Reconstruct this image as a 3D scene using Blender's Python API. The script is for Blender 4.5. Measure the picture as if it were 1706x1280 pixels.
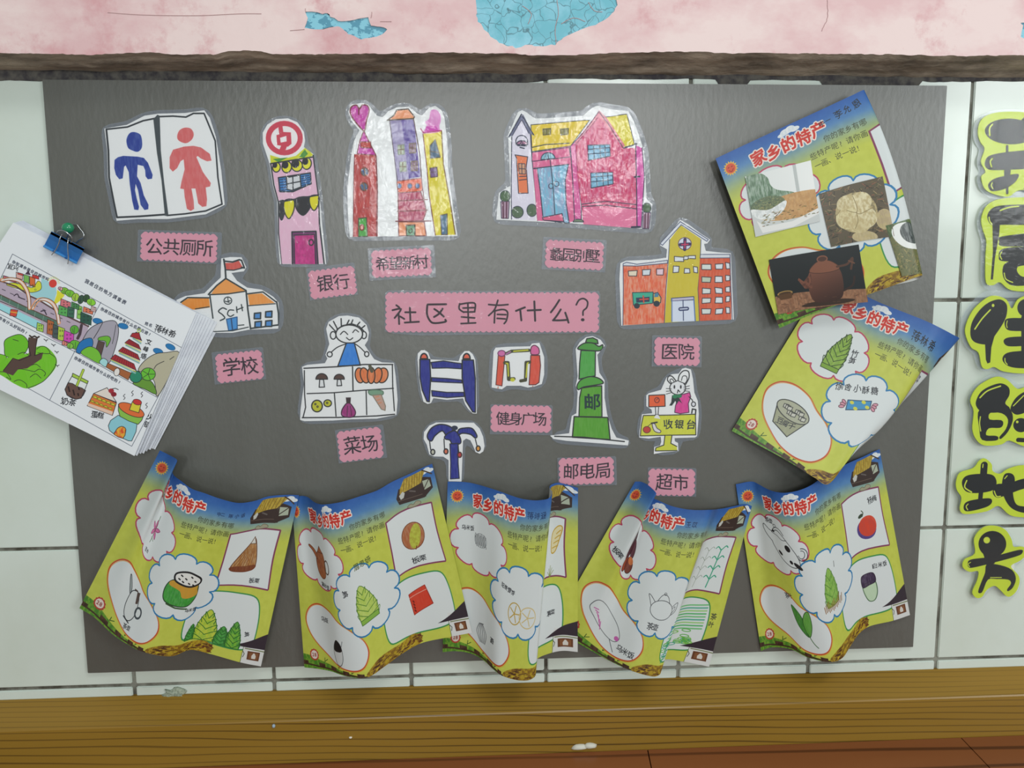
import bpy, bmesh, math, random
import numpy as np
from mathutils import Vector, Matrix, geometry
for o in list(bpy.data.objects): bpy.data.objects.remove(o)
SC = bpy.context.scene
COL = SC.collection
rnd = random.Random(7)
# ------------------------------------------------------------------ camera
FPX = 1408.9
RV = np.array([[0.99833373, -0.01327285, 0.05615684],
               [0.00567725, 0.99105786, 0.13331196],
               [-0.05742411, -0.13277101, 0.98948185]])   # rows: wall right, wall down, into the wall, in camera axes
DIST = 1.1696
cam_d = bpy.data.cameras.new('camera'); cam = bpy.data.objects.new('camera', cam_d); COL.objects.link(cam)
cam_d.sensor_width = 36; cam_d.lens = FPX / 1706 * 36; cam_d.clip_start = 0.05
_r = (RV @ np.array([1, 0, 0])); _u = (RV @ np.array([0, -1, 0])); _b = (RV @ np.array([0, 0, -1]))
def _w(v): return (v[0], v[2], -v[1])
m = Matrix.Identity(4)
for k, v in enumerate((_r, _u, _b)):
    w = _w(v)
    for i in range(3): m[i][k] = w[i]
m[1][3] = -DIST
cam.matrix_world = m
SC.camera = cam
# ------------------------------------------------------------------ light and exposure
SC.view_settings.view_transform = 'Standard'; SC.view_settings.look = 'None'
SC.view_settings.gamma = 1; SC.view_settings.use_curve_mapping = False
SC.view_settings.exposure = -0.08
wd = bpy.data.worlds.new('room_ambience'); SC.world = wd; wd.use_nodes = True
wd.node_tree.nodes['Background'].inputs[0].default_value = (0.93, 1.0, 0.97, 1)
wd.node_tree.nodes['Background'].inputs[1].default_value = 0.42
def area(name, loc, target, sx, sy, power, col=(1, 1, 1)):
    l = bpy.data.lights.new(name, 'AREA'); l.shape = 'RECTANGLE'; l.size = sx; l.size_y = sy; l.energy = power; l.color = col
    o = bpy.data.objects.new(name, l); COL.objects.link(o); o.location = loc
    o.rotation_euler = (Vector(target) - Vector(loc)).to_track_quat('-Z', 'Y').to_euler()
    return o
area('window_light', (-0.38, -4.6, 0.62), (0.0, 0, 0.0), 0.40, 0.85, 30, (0.97, 1.0, 1.0))
area('window_light', (1.0, -4.6, 0.92), (0.1, 0, 0.0), 0.55, 0.6, 32, (0.97, 1.0, 1.0))
area('window_light', (3.9, -4.4, 0.95), (0.3, 0, 0.0), 1.5, 1.2, 62, (0.95, 1.0, 1.0))
area('ceiling_light', (0.9, -1.7, 2.0), (0.2, 0, -0.1), 1.4, 0.5, 20, (1.0, 1.0, 0.96))
# ------------------------------------------------------------------ helpers
def WX(px, py, d=0.0):
    """photo pixel -> (x, z) on the upright plane d metres in front of the wall"""
    px = np.asarray(px, float); py = np.asarray(py, float)
    a = (px - 853) ; b = (py - 640)
    r = [RV[i, 0] * a + RV[i, 1] * b + RV[i, 2] * FPX for i in range(3)]
    t = (DIST - d) / r[2]
    return r[0] * t, -r[1] * t
def P(px, py, d=0.0):
    x, z = WX(px, py, d); return Vector((float(x), -float(d), float(z)))
def nt(mat): return mat.node_tree.nodes, mat.node_tree.links
def lin(c):
    if isinstance(c, str): c = [int(c[i:i + 2], 16) / 255 for i in (1, 3, 5)]
    return tuple((x / 12.92 if x <= 0.04045 else ((x + 0.055) / 1.055) ** 2.4) for x in c)
def mat(name, col, rough=0.5, spec=0.5, metal=0.0, noise=None, bump=None, coat=0.0):
    """noise=(col2, scale, (sx,sy,sz), lo, hi)  bump=(scale, strength, (sx,sy,sz))"""
    mt = bpy.data.materials.new(name); mt.use_nodes = True; n, l = nt(mt)
    b = n['Principled BSDF']; c = lin(col)
    b.inputs['Base Color'].default_value = (*c, 1); b.inputs['Roughness'].default_value = rough
    b.inputs['Specular IOR Level'].default_value = spec; b.inputs['Metallic'].default_value = metal
    b.inputs['Coat Weight'].default_value = coat
    if noise or bump: tc = n.new('ShaderNodeTexCoord')
    if noise:
        c2, sc, st, lo, hi = noise
        mp = n.new('ShaderNodeMapping'); mp.inputs['Scale'].default_value = st; l.new(tc.outputs['Object'], mp.inputs[0])
        t = n.new('ShaderNodeTexNoise'); t.inputs['Scale'].default_value = sc; t.inputs['Detail'].default_value = 6; t.inputs['Roughness'].default_value = 0.62
        l.new(mp.outputs[0], t.inputs[0])
        r = n.new('ShaderNodeValToRGB'); r.color_ramp.elements[0].position = lo; r.color_ramp.elements[1].position = hi
        r.color_ramp.elements[0].color = (*c, 1); r.color_ramp.elements[1].color = (*lin(c2), 1)
        l.new(t.outputs[0], r.inputs[0]); l.new(r.outputs[0], b.inputs['Base Color'])
    if bump:
        add_bump(mt, *bump)
    return mt
def add_bump(mt, sc, st, stretch=(1, 1, 1), dist=0.001, detail=3):
    n, l = nt(mt); b = n['Principled BSDF']; tc = n.new('ShaderNodeTexCoord')
    mp = n.new('ShaderNodeMapping'); mp.inputs['Scale'].default_value = stretch; l.new(tc.outputs['Object'], mp.inputs[0])
    t = n.new('ShaderNodeTexNoise'); t.inputs['Scale'].default_value = sc; t.inputs['Detail'].default_value = detail; l.new(mp.outputs[0], t.inputs[0])
    bp = n.new('ShaderNodeBump'); bp.inputs['Strength'].default_value = st; bp.inputs['Distance'].default_value = dist
    l.new(t.outputs[0], bp.inputs['Height']); l.new(bp.outputs[0], b.inputs['Normal'])
def obj(name, me, mt=None, parent=None, smooth=False, **kw):
    o = bpy.data.objects.new(name, me); COL.objects.link(o)
    if mt is not None and not me.materials: me.materials.append(mt)
    if parent is not None: o.parent = parent
    if smooth:
        for p in me.polygons: p.use_smooth = True
    for k, v in kw.items(): o[k] = v
    return o
def mesh(name, vs, fs, uvs=None):
    me = bpy.data.meshes.new(name); me.from_pydata([tuple(v) for v in vs], [], fs); me.update()
    if uvs is not None:
        ul = me.uv_layers.new(name='UVMap'); li = np.empty(len(me.loops), int); me.loops.foreach_get('vertex_index', li)
        ul.data.foreach_set('uv', np.asarray(uvs, float)[li].ravel())
    return me
def bm_mesh(name, bm):
    me = bpy.data.meshes.new(name); bm.to_mesh(me); bm.free(); return me
def box_bm(bm, x0, x1, y0, y1, z0, z1, bev=0.0, seg=1):
    r = bmesh.ops.create_cube(bm, size=1); vs = r['verts']
    for v in vs: v.co = Vector(((x0 + x1) / 2 + v.co.x * (x1 - x0), (y0 + y1) / 2 + v.co.y * (y1 - y0), (z0 + z1) / 2 + v.co.z * (z1 - z0)))
    if bev:
        es = list({e for v in vs for e in v.link_edges}); bmesh.ops.bevel(bm, geom=es, offset=bev, segments=seg, affect='EDGES')
def tube(bm, pts, r, n=8, closed=False):
    pts = [Vector(p) for p in pts]; rings = []
    for i, p in enumerate(pts):
        a = pts[max(i - 1, 0)]; b = pts[min(i + 1, len(pts) - 1)]; t = (b - a).normalized()
        s = t.cross(Vector((0.31, 0.87, 0.38))).normalized(); q = t.cross(s)
        rings.append([bm.verts.new(p + (s * math.cos(2 * math.pi * k / n) + q * math.sin(2 * math.pi * k / n)) * r) for k in range(n)])
    for a, b in zip(rings, rings[1:]):
        for k in range(n): bm.faces.new((a[k], a[(k + 1) % n], b[(k + 1) % n], b[k]))
    bm.faces.new(rings[0]); bm.faces.new(rings[-1])
def cr(pts, closed=False, n=6):
    """Catmull-Rom through points"""
    p = [np.array(q, float) for q in pts]; N = len(p); out = []
    for i in range(N if closed else N - 1):
        p0 = p[(i - 1) % N] if closed or i > 0 else p[0]; p1 = p[i]; p2 = p[(i + 1) % N]; p3 = p[(i + 2) % N] if closed or i + 2 < N else p[-1]
        for k in range(n):
            t = k / n
            out.append(0.5 * (2 * p1 + (p2 - p0) * t + (2 * p0 - 5 * p1 + 4 * p2 - p3) * t * t + (3 * p1 - p0 - 3 * p2 + p3) * t ** 3))
    if not closed: out.append(p[-1])
    return np.array(out)
def ell(cx, cy, rx, ry, rot=0, n=28, a0=0, a1=360):
    a = np.radians(np.linspace(a0, a1, n, endpoint=(a1 - a0 != 360))); c, s = math.cos(math.radians(rot)), math.sin(math.radians(rot))
    x = rx * np.cos(a); y = ry * np.sin(a); return np.stack([cx + x * c - y * s, cy + x * s + y * c], 1)
def rect(x0, y0, x1, y1): return np.array([(x0, y0), (x1, y0), (x1, y1), (x0, y1)], float)
_nz = np.random.RandomState(3).rand(256, 256)
def vnoise(x, y):
    xi = np.floor(x).astype(int); yi = np.floor(y).astype(int); fx = x - xi; fy = y - yi
    fx = fx * fx * (3 - 2 * fx); fy = fy * fy * (3 - 2 * fy); g = lambda a, b: _nz[b % 256, a % 256]
    return (g(xi, yi) * (1 - fx) + g(xi + 1, yi) * fx) * (1 - fy) + (g(xi, yi + 1) * (1 - fx) + g(xi + 1, yi + 1) * fx) * fy
def fbm(x, y, o=3):
    return sum(vnoise(x * 2 ** k, y * 2 ** k) * 0.5 ** k for k in range(o)) / sum(0.5 ** k for k in range(o))
# ------------------------------------------------------------------ glyph outlines from Blender's own font
_tc = bpy.data.curves.new('glyph', 'FONT'); _tc.resolution_u = 3; _to = bpy.data.objects.new('glyph', _tc); COL.objects.link(_to)
_gl = {}
def glyph(ch):
    if ch not in _gl:
        _tc.body = ch; bpy.context.view_layer.update()
        ev = _to.evaluated_get(bpy.context.evaluated_depsgraph_get()); me = ev.to_mesh()
        cnt = {}
        for p in me.polygons:
            for e in p.edge_keys: cnt[e] = cnt.get(e, 0) + 1
        seg = np.array([[me.vertices[a].co[:2], me.vertices[b].co[:2]] for (a, b), c in cnt.items() if c == 1])
        ev.to_mesh_clear(); _gl[ch] = seg
    return _gl[ch]
# ------------------------------------------------------------------ a small painter for flat print
class Art:
    def __init__(s, w, h, base='#ffffff'):
        s.w, s.h = int(w), int(h); s.a = np.empty((s.h, s.w, 3), np.float32); s.a[:] = s.c(base); s.f = lambda p: p; s.k = 1.0
    def c(s, c): return np.array([int(c[i:i + 2], 16) / 255 for i in (1, 3, 5)], np.float32) if isinstance(c, str) else np.asarray(c, np.float32)
    def cover(s, seg):
        x0 = max(int(np.floor(seg[..., 0].min())) - 1, 0); x1 = min(int(np.ceil(seg[..., 0].max())) + 2, s.w)
        y0 = max(int(np.floor(seg[..., 1].min())), 0); y1 = min(int(np.ceil(seg[..., 1].max())) + 1, s.h)
        if x1 - x0 < 2 or y1 <= y0: return None
        SS = 3; ys = y0 + (np.arange((y1 - y0) * SS) + 0.5) / SS
        A, B = seg[:, 0], seg[:, 1]; keep = A[:, 1] != B[:, 1]; A, B = A[keep], B[keep]
        if len(A) == 0: return None
        lo = np.minimum(A[:, 1], B[:, 1]); hi = np.maximum(A[:, 1], B[:, 1])
        hit = (ys[:, None] >= lo) & (ys[:, None] < hi)
        X = np.where(hit, A[:, 0] + (ys[:, None] - A[:, 1]) / (B[:, 1] - A[:, 1]) * (B[:, 0] - A[:, 0]), np.inf)
        X.sort(axis=1); W_ = x1 - x0; m_ = int(hit.sum(1).max()) // 2
        D = np.zeros(((y1 - y0), W_ + 2), np.float32); rows = (np.arange(len(ys)) // SS)
        for j in range(m_):
            for X_, sg in ((X[:, 2 * j], 1.0), (X[:, 2 * j + 1], -1.0)):
                ok = np.isfinite(X[:, 2 * j + 1]); x = np.clip(X_[ok] - x0, 0, W_ - 0.001); i = x.astype(int); fr = x - i
                np.add.at(D, (rows[ok], i), sg * (1 - fr) / SS); np.add.at(D, (rows[ok], i + 1), sg * fr / SS)
        return x0, y0, x1, y1, np.clip(np.cumsum(D, 1)[:, :W_], 0, 1)
    def put(s, box, col, alpha=1.0, tex=0.0, col2=None, grad=None):
        if box is None: return
        x0, y0, x1, y1, cv = box; cv = cv * alpha
        X, Y = np.meshgrid(np.arange(x0, x1), np.arange(y0, y1))
        if tex: cv = cv * (1 - tex * np.clip(fbm(X / 5.0, Y / 22.0) * 2.6 - 0.8, 0, 1))
        c = s.c(col)
        if col2 is not None:
            if grad is not None:
                (ax, ay), (bx, by) = s.f(np.array(grad, float)); t = np.clip(((X - ax) * (bx - ax) + (Y - ay) * (by - ay)) / ((bx - ax) ** 2 + (by - ay) ** 2), 0, 1)
            else: t = np.clip(fbm(X / 9.0, Y / 13.0) * 3 - 1, 0, 1)
            c = c + (s.c(col2) - c) * t[..., None]
        r = s.a[y0:y1, x0:x1]; r += (c - r) * cv[..., None]
    def poly(s, pts, col, **k):
        p = s.f(np.asarray(pts, float)); s.put(s.cover(np.stack([p, np.roll(p, -1, 0)], 1)), col, **k)
    def line(s, pts, w, col, closed=False, alpha=1.0, wob=0.0, segs=None):
        if segs is None:
            p = np.asarray(pts, float)
            if closed: p = np.vstack([p, p[:1]])
            p = s.f(p); segs = np.stack([p[:-1], p[1:]], 1)
        r = max(w * s.k / 2, 0.45); pad = r + 1.5
        x0 = max(int(segs[..., 0].min() - pad), 0); x1 = min(int(segs[..., 0].max() + pad) + 1, s.w)
        y0 = max(int(segs[..., 1].min() - pad), 0); y1 = min(int(segs[..., 1].max() + pad) + 1, s.h)
        if x1 <= x0 or y1 <= y0: return
        cv = np.zeros((y1 - y0, x1 - x0), np.float32)
        for a, b in segs:
            u0 = max(int(min(a[0], b[0]) - pad), x0); u1 = min(int(max(a[0], b[0]) + pad) + 1, x1)
            v0 = max(int(min(a[1], b[1]) - pad), y0); v1 = min(int(max(a[1], b[1]) + pad) + 1, y1)
            if u1 <= u0 or v1 <= v0: continue
            X = np.arange(u0, u1)[None, :] + 0.5; Y = np.arange(v0, v1)[:, None] + 0.5
            d = b - a; L = d @ d + 1e-9; t = np.clip(((X - a[0]) * d[0] + (Y - a[1]) * d[1]) / L, 0, 1)
            q = np.hypot(X - a[0] - t * d[0], Y - a[1] - t * d[1])
            sl = cv[v0 - y0:v1 - y0, u0 - x0:u1 - x0]; np.maximum(sl, np.clip(r - q + 0.5, 0, 1), out=sl)
        s.put((x0, y0, x1, y1, cv), col, alpha=alpha)
    def ol(s, pts, fill, w, col, closed=True, **k):
        if fill is not None: s.poly(pts, fill, **k)
        s.line(pts, w, col, closed=closed)
    def text(s, st, x, y, size, col='#222222', rot=0, step=None, bold=0.0, halo=None, jit=0.0, vert=False, sx=1.0, seed=1, skew=0.0, alpha=1.0):
        """first glyph centred on (x, y); the rest follow along rot"""
        rg = random.Random(seed); c, sn = math.cos(math.radians(rot)), math.sin(math.radians(rot)); step = size if step is None else step
        todo = []
        for i, ch in enumerate(st):
            if ch == ' ': continue
            g = glyph(ch)
            if len(g) == 0: continue
            g = g.copy(); cx = (g[..., 0].min() + g[..., 0].max()) / 2 if ord(ch) < 0x2000 else 0.5 * 0.93; g[..., 0] -= cx; g[..., 1] = -(g[..., 1] - 0.37)
            if jit:
                ph = [rg.random() * 9 for _ in range(4)]; sc = 1 + (rg.random() - 0.5) * jit
                gx = g[..., 0] + jit * 0.25 * np.sin(g[..., 1] * 4 + ph[0]) + jit * 0.10 * np.sin(g[..., 1] * 9 + ph[2]); gy = g[..., 1] + jit * 0.25 * np.sin(g[..., 0] * 4 + ph[1]) + jit * 0.1 * np.sin(g[..., 0] * 10 + ph[3]) - jit * 0.35 * g[..., 0]
                g = np.stack([gx, gy], -1) * sc
            g = g * size; g[..., 0] *= sx; g[..., 0] -= skew * g[..., 1]
            if vert: g[..., 1] += i * step
            else: g[..., 0] += i * step
            q = np.stack([x + g[..., 0] * c - g[..., 1] * sn, y + g[..., 0] * sn + g[..., 1] * c], -1)
            todo.append(s.f(q.reshape(-1, 2)).reshape(-1, 2, 2))
        if halo:
            for q in todo: s.line(None, halo[1], halo[0], segs=q)
        for q in todo:
            s.put(s.cover(q), col, alpha=alpha)
            if bold: s.line(None, bold, col, segs=q, alpha=alpha)
    def image(s, name):
        im = bpy.data.images.new(name, s.w, s.h); px = np.ones((s.h, s.w, 4), np.float32); px[..., :3] = np.clip(s.a[::-1], 0, 1)
        im.pixels.foreach_set(px.ravel()); im.update(); im.pack(); return im
def art_mat(name, art, rough=0.5, spec=0.4, bump=None, gain=0.93, back=False, coat=0.0):
    mt = bpy.data.materials.new(name); mt.use_nodes = True; n, l = nt(mt); b = n['Principled BSDF']
    t = n.new('ShaderNodeTexImage'); t.image = art.image(name); t.extension = 'EXTEND'
    mx = n.new('ShaderNodeMix'); mx.data_type = 'RGBA'; mx.blend_type = 'MULTIPLY'; mx.inputs[0].default_value = 1; mx.inputs[7].default_value = (gain, gain, gain, 1)
    l.new(t.outputs[0], mx.inputs[6]); src = mx.outputs[2]
    if back:
        g = n.new('ShaderNodeNewGeometry'); m2 = n.new('ShaderNodeMix'); m2.data_type = 'RGBA'; m2.inputs[7].default_value = (0.7, 0.72, 0.7, 1)
        l.new(g.outputs['Backfacing'], m2.inputs[0]); l.new(src, m2.inputs[6]); src = m2.outputs[2]
    l.new(src, b.inputs['Base Color']); b.inputs['Roughness'].default_value = rough; b.inputs['Specular IOR Level'].default_value = spec; b.inputs['Coat Weight'].default_value = coat
    if bump: add_bump(mt, *bump)
    return mt
RES = 3100.0
class Sheet:
    """flat art that lies parallel to the wall; drawn through crops of the photograph, stored in metres"""
    def __init__(s, outline_px, base='#f4f6f6', pad=0.002):
        s.o = np.array(outline_px, float); x, z = WX(s.o[:, 0], s.o[:, 1]); s.x0, s.x1, s.z0, s.z1 = x.min() - pad, x.max() + pad, z.min() - pad, z.max() + pad
        s.art = Art((s.x1 - s.x0) * RES, (s.z1 - s.z0) * RES, base)
    def crop(s, x0, y0, k):
        def f(p):
            x, z = WX(x0 + p[..., 0] / k, y0 + p[..., 1] / k); return np.stack([(x - s.x0) * RES, (s.z1 - z) * RES], -1)
        s.art.f = f; s.art.k = RES * 0.00081 / k; return s.art
    def uv(s, px, py):
        x, z = WX(px, py); return np.stack([(x - s.x0) / (s.x1 - s.x0), (z - s.z0) / (s.z1 - s.z0)], -1)
def flat_prism(name, pts, d, th, uvf=None, front=False):
    """outline in photo pixels -> slab whose front stands d in front of the wall"""
    pts = np.array(pts, float); n = len(pts)
    fr = [P(a, b, d) for a, b in pts]; bk = [v + Vector((0, th, 0)) for v in fr]
    tri = geometry.tessellate_polygon([fr]); fs = []
    for t in tri:
        a, b, c = [fr[i] for i in t]
        nrm = (b - a).cross(c - a)
        if nrm.y > 0: t = (t[0], t[2], t[1])
        fs.append(tuple(t))
        if not front: fs.append((t[0] + n, t[2] + n, t[1] + n))
    ar = sum(fr[i].x * fr[(i + 1) % n].z - fr[(i + 1) % n].x * fr[i].z for i in range(n))
    for i in range(n):
        j = (i + 1) % n; q = (i, j, j + n, i + n)
        fs.append(q if ar < 0 else q[::-1])
    uv = None
    if uvf is not None:
        u = uvf(pts[:, 0], pts[:, 1]); uv = np.vstack([u, u])
    return mesh(name, fr + bk, fs, uv)
def grow(pts, r):
    """round-cornered outline r pixels outside pts (angular sweep free of self crossings)"""
    p = np.array(pts, float); q = np.roll(p, -1, 0); ar = np.sum(p[:, 0] * q[:, 1] - q[:, 0] * p[:, 1])
    den = []
    for a, b in zip(p, q):
        m_ = max(int(np.hypot(*(b - a)) / 4), 1); den += [a + (b - a) * k / m_ for k in range(m_)]
    p = np.array(den); t = np.roll(p, -2, 0) - np.roll(p, 2, 0); nrm = np.stack([t[:, 1], -t[:, 0]], 1) * (1 if ar > 0 else -1)
    nrm /= np.linalg.norm(nrm, axis=1)[:, None] + 1e-9; o = p + nrm * r
    A, B = p, np.roll(p, -1, 0); keep = []
    for v in o:
        d = B - A; t_ = np.clip(((v - A) * d).sum(1) / ((d * d).sum(1) + 1e-9), 0, 1); dd = np.hypot(*(v - A - d * t_[:, None]).T).min()
        keep.append(dd > r * 0.93)
    o = o[np.array(keep)]
    for _ in range(3): o = (np.roll(o, 1, 0) + 2 * o + np.roll(o, -1, 0)) / 4
    return o[::2]
def film_mat(tint=(0.8, 0.84, 0.92), haze=0.035, rough=0.08):
    mt = bpy.data.materials.new('laminate_film'); mt.use_nodes = True; n, l = nt(mt)
    for x in list(n):
        if x.type == 'BSDF_PRINCIPLED': n.remove(x)
    out = [x for x in n if x.type == 'OUTPUT_MATERIAL'][0]
    tr = n.new('ShaderNodeBsdfTransparent'); tr.inputs[0].default_value = (1, 1, 1, 1)
    df = n.new('ShaderNodeBsdfDiffuse'); df.inputs[0].default_value = (*tint, 1)
    gl = n.new('ShaderNodeBsdfGlossy'); gl.inputs['Roughness'].default_value = rough; gl.inputs[0].default_value = (1, 1, 1, 1)
    m1 = n.new('ShaderNodeMixShader'); m1.inputs[0].default_value = haze; l.new(tr.outputs[0], m1.inputs[1]); l.new(df.outputs[0], m1.inputs[2])
    fr = n.new('ShaderNodeFresnel'); fr.inputs[0].default_value = 1.5
    mr = n.new('ShaderNodeMath'); mr.operation = 'MULTIPLY'; mr.inputs[1].default_value = 0.36; l.new(fr.outputs[0], mr.inputs[0])
    m2 = n.new('ShaderNodeMixShader'); l.new(m1.outputs[0], m2.inputs[1]); l.new(gl.outputs[0], m2.inputs[2]); l.new(mr.outputs[0], m2.inputs[0])
    tc = n.new('ShaderNodeTexCoord'); t = n.new('ShaderNodeTexNoise'); t.inputs['Scale'].default_value = 190; t.inputs['Detail'].default_value = 3; l.new(tc.outputs['Object'], t.inputs[0])
    t2 = n.new('ShaderNodeTexNoise'); t2.inputs['Scale'].default_value = 22; l.new(tc.outputs['Object'], t2.inputs[0])
    ad = n.new('ShaderNodeMath'); ad.operation = 'MULTIPLY_ADD'; ad.inputs[1].default_value = 6.0; l.new(t2.outputs[0], ad.inputs[0]); l.new(t.outputs[0], ad.inputs[2])
    bp = n.new('ShaderNodeBump'); bp.inputs['Strength'].default_value = 0.4; bp.inputs['Distance'].default_value = 0.0009
    l.new(ad.outputs[0], bp.inputs['Height']); l.new(bp.outputs[0], gl.inputs['Normal']); l.new(bp.outputs[0], fr.inputs['Normal'])
    l.new(m2.outputs[0], out.inputs[0]); return mt
FILM = film_mat(haze=0.012)
FILM_BACK = film_mat(tint=(0.50, 0.60, 0.80), haze=0.17, rough=0.3)
def place_flat(name, sh, d, label, cat, group, film=6.0, th=0.0004, bump=None, rough=0.5, filmpts=None, wave=0.0):
    me = flat_prism(name, sh.o, d, th, sh.uv)
    o = obj(name, me, art_mat(name, sh.art, rough=rough, bump=bump), label=label, category=cat)
    if group: o['group'] = group
    if film or filmpts is not None:
        fp = grow(sh.o, film) if filmpts is None else filmpts
        f = obj('laminate_film', flat_prism('laminate_film', fp, d + 0.0006, 0.0004, front=True), FILM, o)
        obj('film_backing', flat_prism('film_backing', fp, d - th - 0.0002, 0.0002, front=True), FILM_BACK, o)
    # origin at the sheet's middle
    c = sum((v.co for v in me.vertices), Vector()) / len(me.vertices)
    me.transform(Matrix.Translation(-c)); o.location = c
    for ch in [k for k in bpy.data.objects if k.parent == o]: ch.data.transform(Matrix.Translation(-c))
    return o
# ================================================================== the setting
def zat(px, py): return float(WX(px, py)[1])
M_TILE = mat('glazed_tile', '#d8e3dd', rough=0.16, spec=0.5, noise=('#cbd5ca', 3.0, (1, 1, 1), 0.35, 0.75))
add_bump(M_TILE, 9, 0.25, (1, 1, 1), 0.002, 2)
M_GROUT = mat('dirty_grout', '#8f9086', rough=0.9, noise=('#4a463c', 18, (1, 1, 1), 0.42, 0.62))
XL, XR = -1.15, 1.35; ZT = 0.262; ZB = -0.605
wall = obj('wall_back', mesh('wall_back', [(XL, 0.003, ZB - 0.16), (XR, 0.003, ZB - 0.16), (XR, 0.003, ZT + 0.3), (XL, 0.003, ZT + 0.3)], [(0, 1, 2, 3)]), M_GROUT, kind='structure')
zrows = [-0.7875, -0.5850, -0.3800, -0.0455, 0.2660]
TW = 0.1969; G = 0.0026
tile_me = {}
for r in range(4):
    z0, z1 = zrows[r] + G, zrows[r + 1] - G
    if r == 0: z0 = ZB - 0.004
    bm = bmesh.new(); box_bm(bm, -TW / 2 + G, TW / 2 - G, 0, 0.008, z0 - z1, 0, 0.0012, 2)
    me = bm_mesh('tile', bm); me.materials.append(M_TILE)
    for c in range(-3, 11):
        x = 0.7045 - TW * 7 + TW * (c + 0.5)
        if x < XL or x > XR: continue
        o = obj('tile', me, None, wall); o.location = (x + rnd.uniform(-.0004, .0004), -0.0005 + rnd.uniform(0, 0.0006), z1); o.rotation_euler = (rnd.uniform(-.0008, .0008), 0, rnd.uniform(-.0015, .0015))
# tile chip / cement blob by the skirting
bm = bmesh.new(); bmesh.ops.create_icosphere(bm, subdivisions=3, radius=1)
for v in bm.verts: v.co = Vector((v.co.x * 0.016, v.co.y * 0.004, max(v.co.z, -0.1) * 0.010)) * (1 + 0.25 * math.sin(v.co.x * 5 + v.co.z * 7))
o = obj('cement_smear', bm_mesh('cement_smear', bm), mat('cement', '#a9b3a0', 0.8, noise=('#7b8576', 300, (1, 1, 1), .4, .6)), wall, smooth=True); o.location = P(291, 1158, 0.001)
# ---- plastered beam above the tiles
BD = 0.055
def bot_edge():
    pts = []; base = [(-420, 82), (0, 88), (60, 89), (150, 91), (240, 87), (300, 91), (355, 91), (380, 84), (425, 84), (450, 90), (560, 90), (640, 90), (760, 87), (852, 90), (910, 93), (1000, 89), (1140, 86), (1210, 88), (1350, 89), (1420, 90), (1600, 93), (1706, 92), (2150, 92)]
    bx = [b[0] for b in base]; by = [b[1] for b in base]
    for x in np.arange(-420, 2150, 5.0):
        pts.append((x, np.interp(x, bx, by) + 3.2 * (fbm(np.array([x / 26.0]), np.array([3.3]))[0] - 0.5) + 1.6 * (vnoise(np.array([x / 7.0]), np.array([9.1]))[0] - 0.5)))
    return pts
be = bot_edge(); bev = [P(a, b, BD) for a, b in be]; ztop = 0.62
hole1 = [(509, 20), (512, 30), (508, 46), (525, 49), (540, 48), (556, 44), (566, 45), (574, 50), (580, 57), (590, 60), (602, 65), (612, 64), (622, 62), (633, 59), (640, 54), (645, 50), (640, 45), (628, 44), (618, 42), (614, 29), (600, 30), (590, 33), (575, 35), (563, 34), (550, 27), (546, 22), (538, 23), (530, 20)]
hole2 = [(793, -40), (793, 20), (797, 37), (808, 50), (824, 64), (838, 74), (860, 79), (885, 75), (905, 76), (925, 74), (940, 64), (960, 53), (985, 45), (1005, 35), (1020, 22), (1028, 8), (1027, -10), (1010, -40)]
hole3 = [(1701, 38), (1704, 42), (1701, 62), (1712, 66), (1740, 60), (1750, 44), (1720, 36)]
def jag(h, a, s=2):
    out = []
    for (x0, y0), (x1, y1) in zip(h, h[1:] + h[:1]):
        for k in range(s):
            t = k / s; x, y = x0 + (x1 - x0) * t, y0 + (y1 - y0) * t
            out.append((x + a * rnd.uniform(-1, 1), y + a * rnd.uniform(-1, 1)))
    return out
holes = [jag(hole1, 1.0), jag(hole2, 1.8, 3), jag(hole3, 0.8)]
outer = bev + [Vector((XR, -BD, ztop)), Vector((XL, -BD, ztop))]
loops = [outer] + [[P(a, b, BD) for a, b in h] for h in holes]
allv = [v for lp in loops for v in lp]; tri = geometry.tessellate_polygon(loops); fs = []
for t in tri:
    a, b, c = [allv[i] for i in t]
    fs.append(tuple(t) if (b - a).cross(c - a).y < 0 else (t[0], t[2], t[1]))
vs = list(allv); k0 = len(outer)
for lp in loops[1:]:
    n0 = len(vs); vs += [v + Vector((0, 0.0018, 0)) for v in lp]
    for i in range(len(lp)): j = (i + 1) % len(lp); fs.append((k0 + i, k0 + j, n0 + j, n0 + i))
    k0 += len(lp)
M_PINK = mat('pink_paint', '#ead3d1', rough=0.45, noise=('#deb8ba', 4.5, (1, 1, 1.6), 0.47, 0.60), bump=(7, 0.9, (1, 1, 1), 0.004, 6))
n, l = nt(M_PINK)   # redder rubbed blotches and hairline cracks
b = n['Principled BSDF']; tc = n.new('ShaderNodeTexCoord'); t2 = n.new('ShaderNodeTexNoise'); t2.inputs['Scale'].default_value = 11; t2.inputs['Detail'].default_value = 8; t2.inputs['Roughness'].default_value = .7
mp = n.new('ShaderNodeMapping'); mp.inputs['Location'].default_value = (3.2, 1, 4.4); l.new(tc.outputs['Object'], mp.inputs[0]); l.new(mp.outputs[0], t2.inputs[0])
r2 = n.new('ShaderNodeValToRGB'); r2.color_ramp.elements[0].position = .53; r2.color_ramp.elements[0].color = (0, 0, 0, 1); r2.color_ramp.elements[1].position = .68; l.new(t2.outputs[0], r2.inputs[0])
mx = n.new('ShaderNodeMix'); mx.data_type = 'RGBA'; mx.inputs[7].default_value = (*lin('#d39ba0'), 1)
src = b.inputs['Base Color'].links[0].from_socket; l.new(r2.outputs[0], mx.inputs[0]); l.new(src, mx.inputs[6]); l.new(mx.outputs[2], b.inputs['Base Color'])
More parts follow.
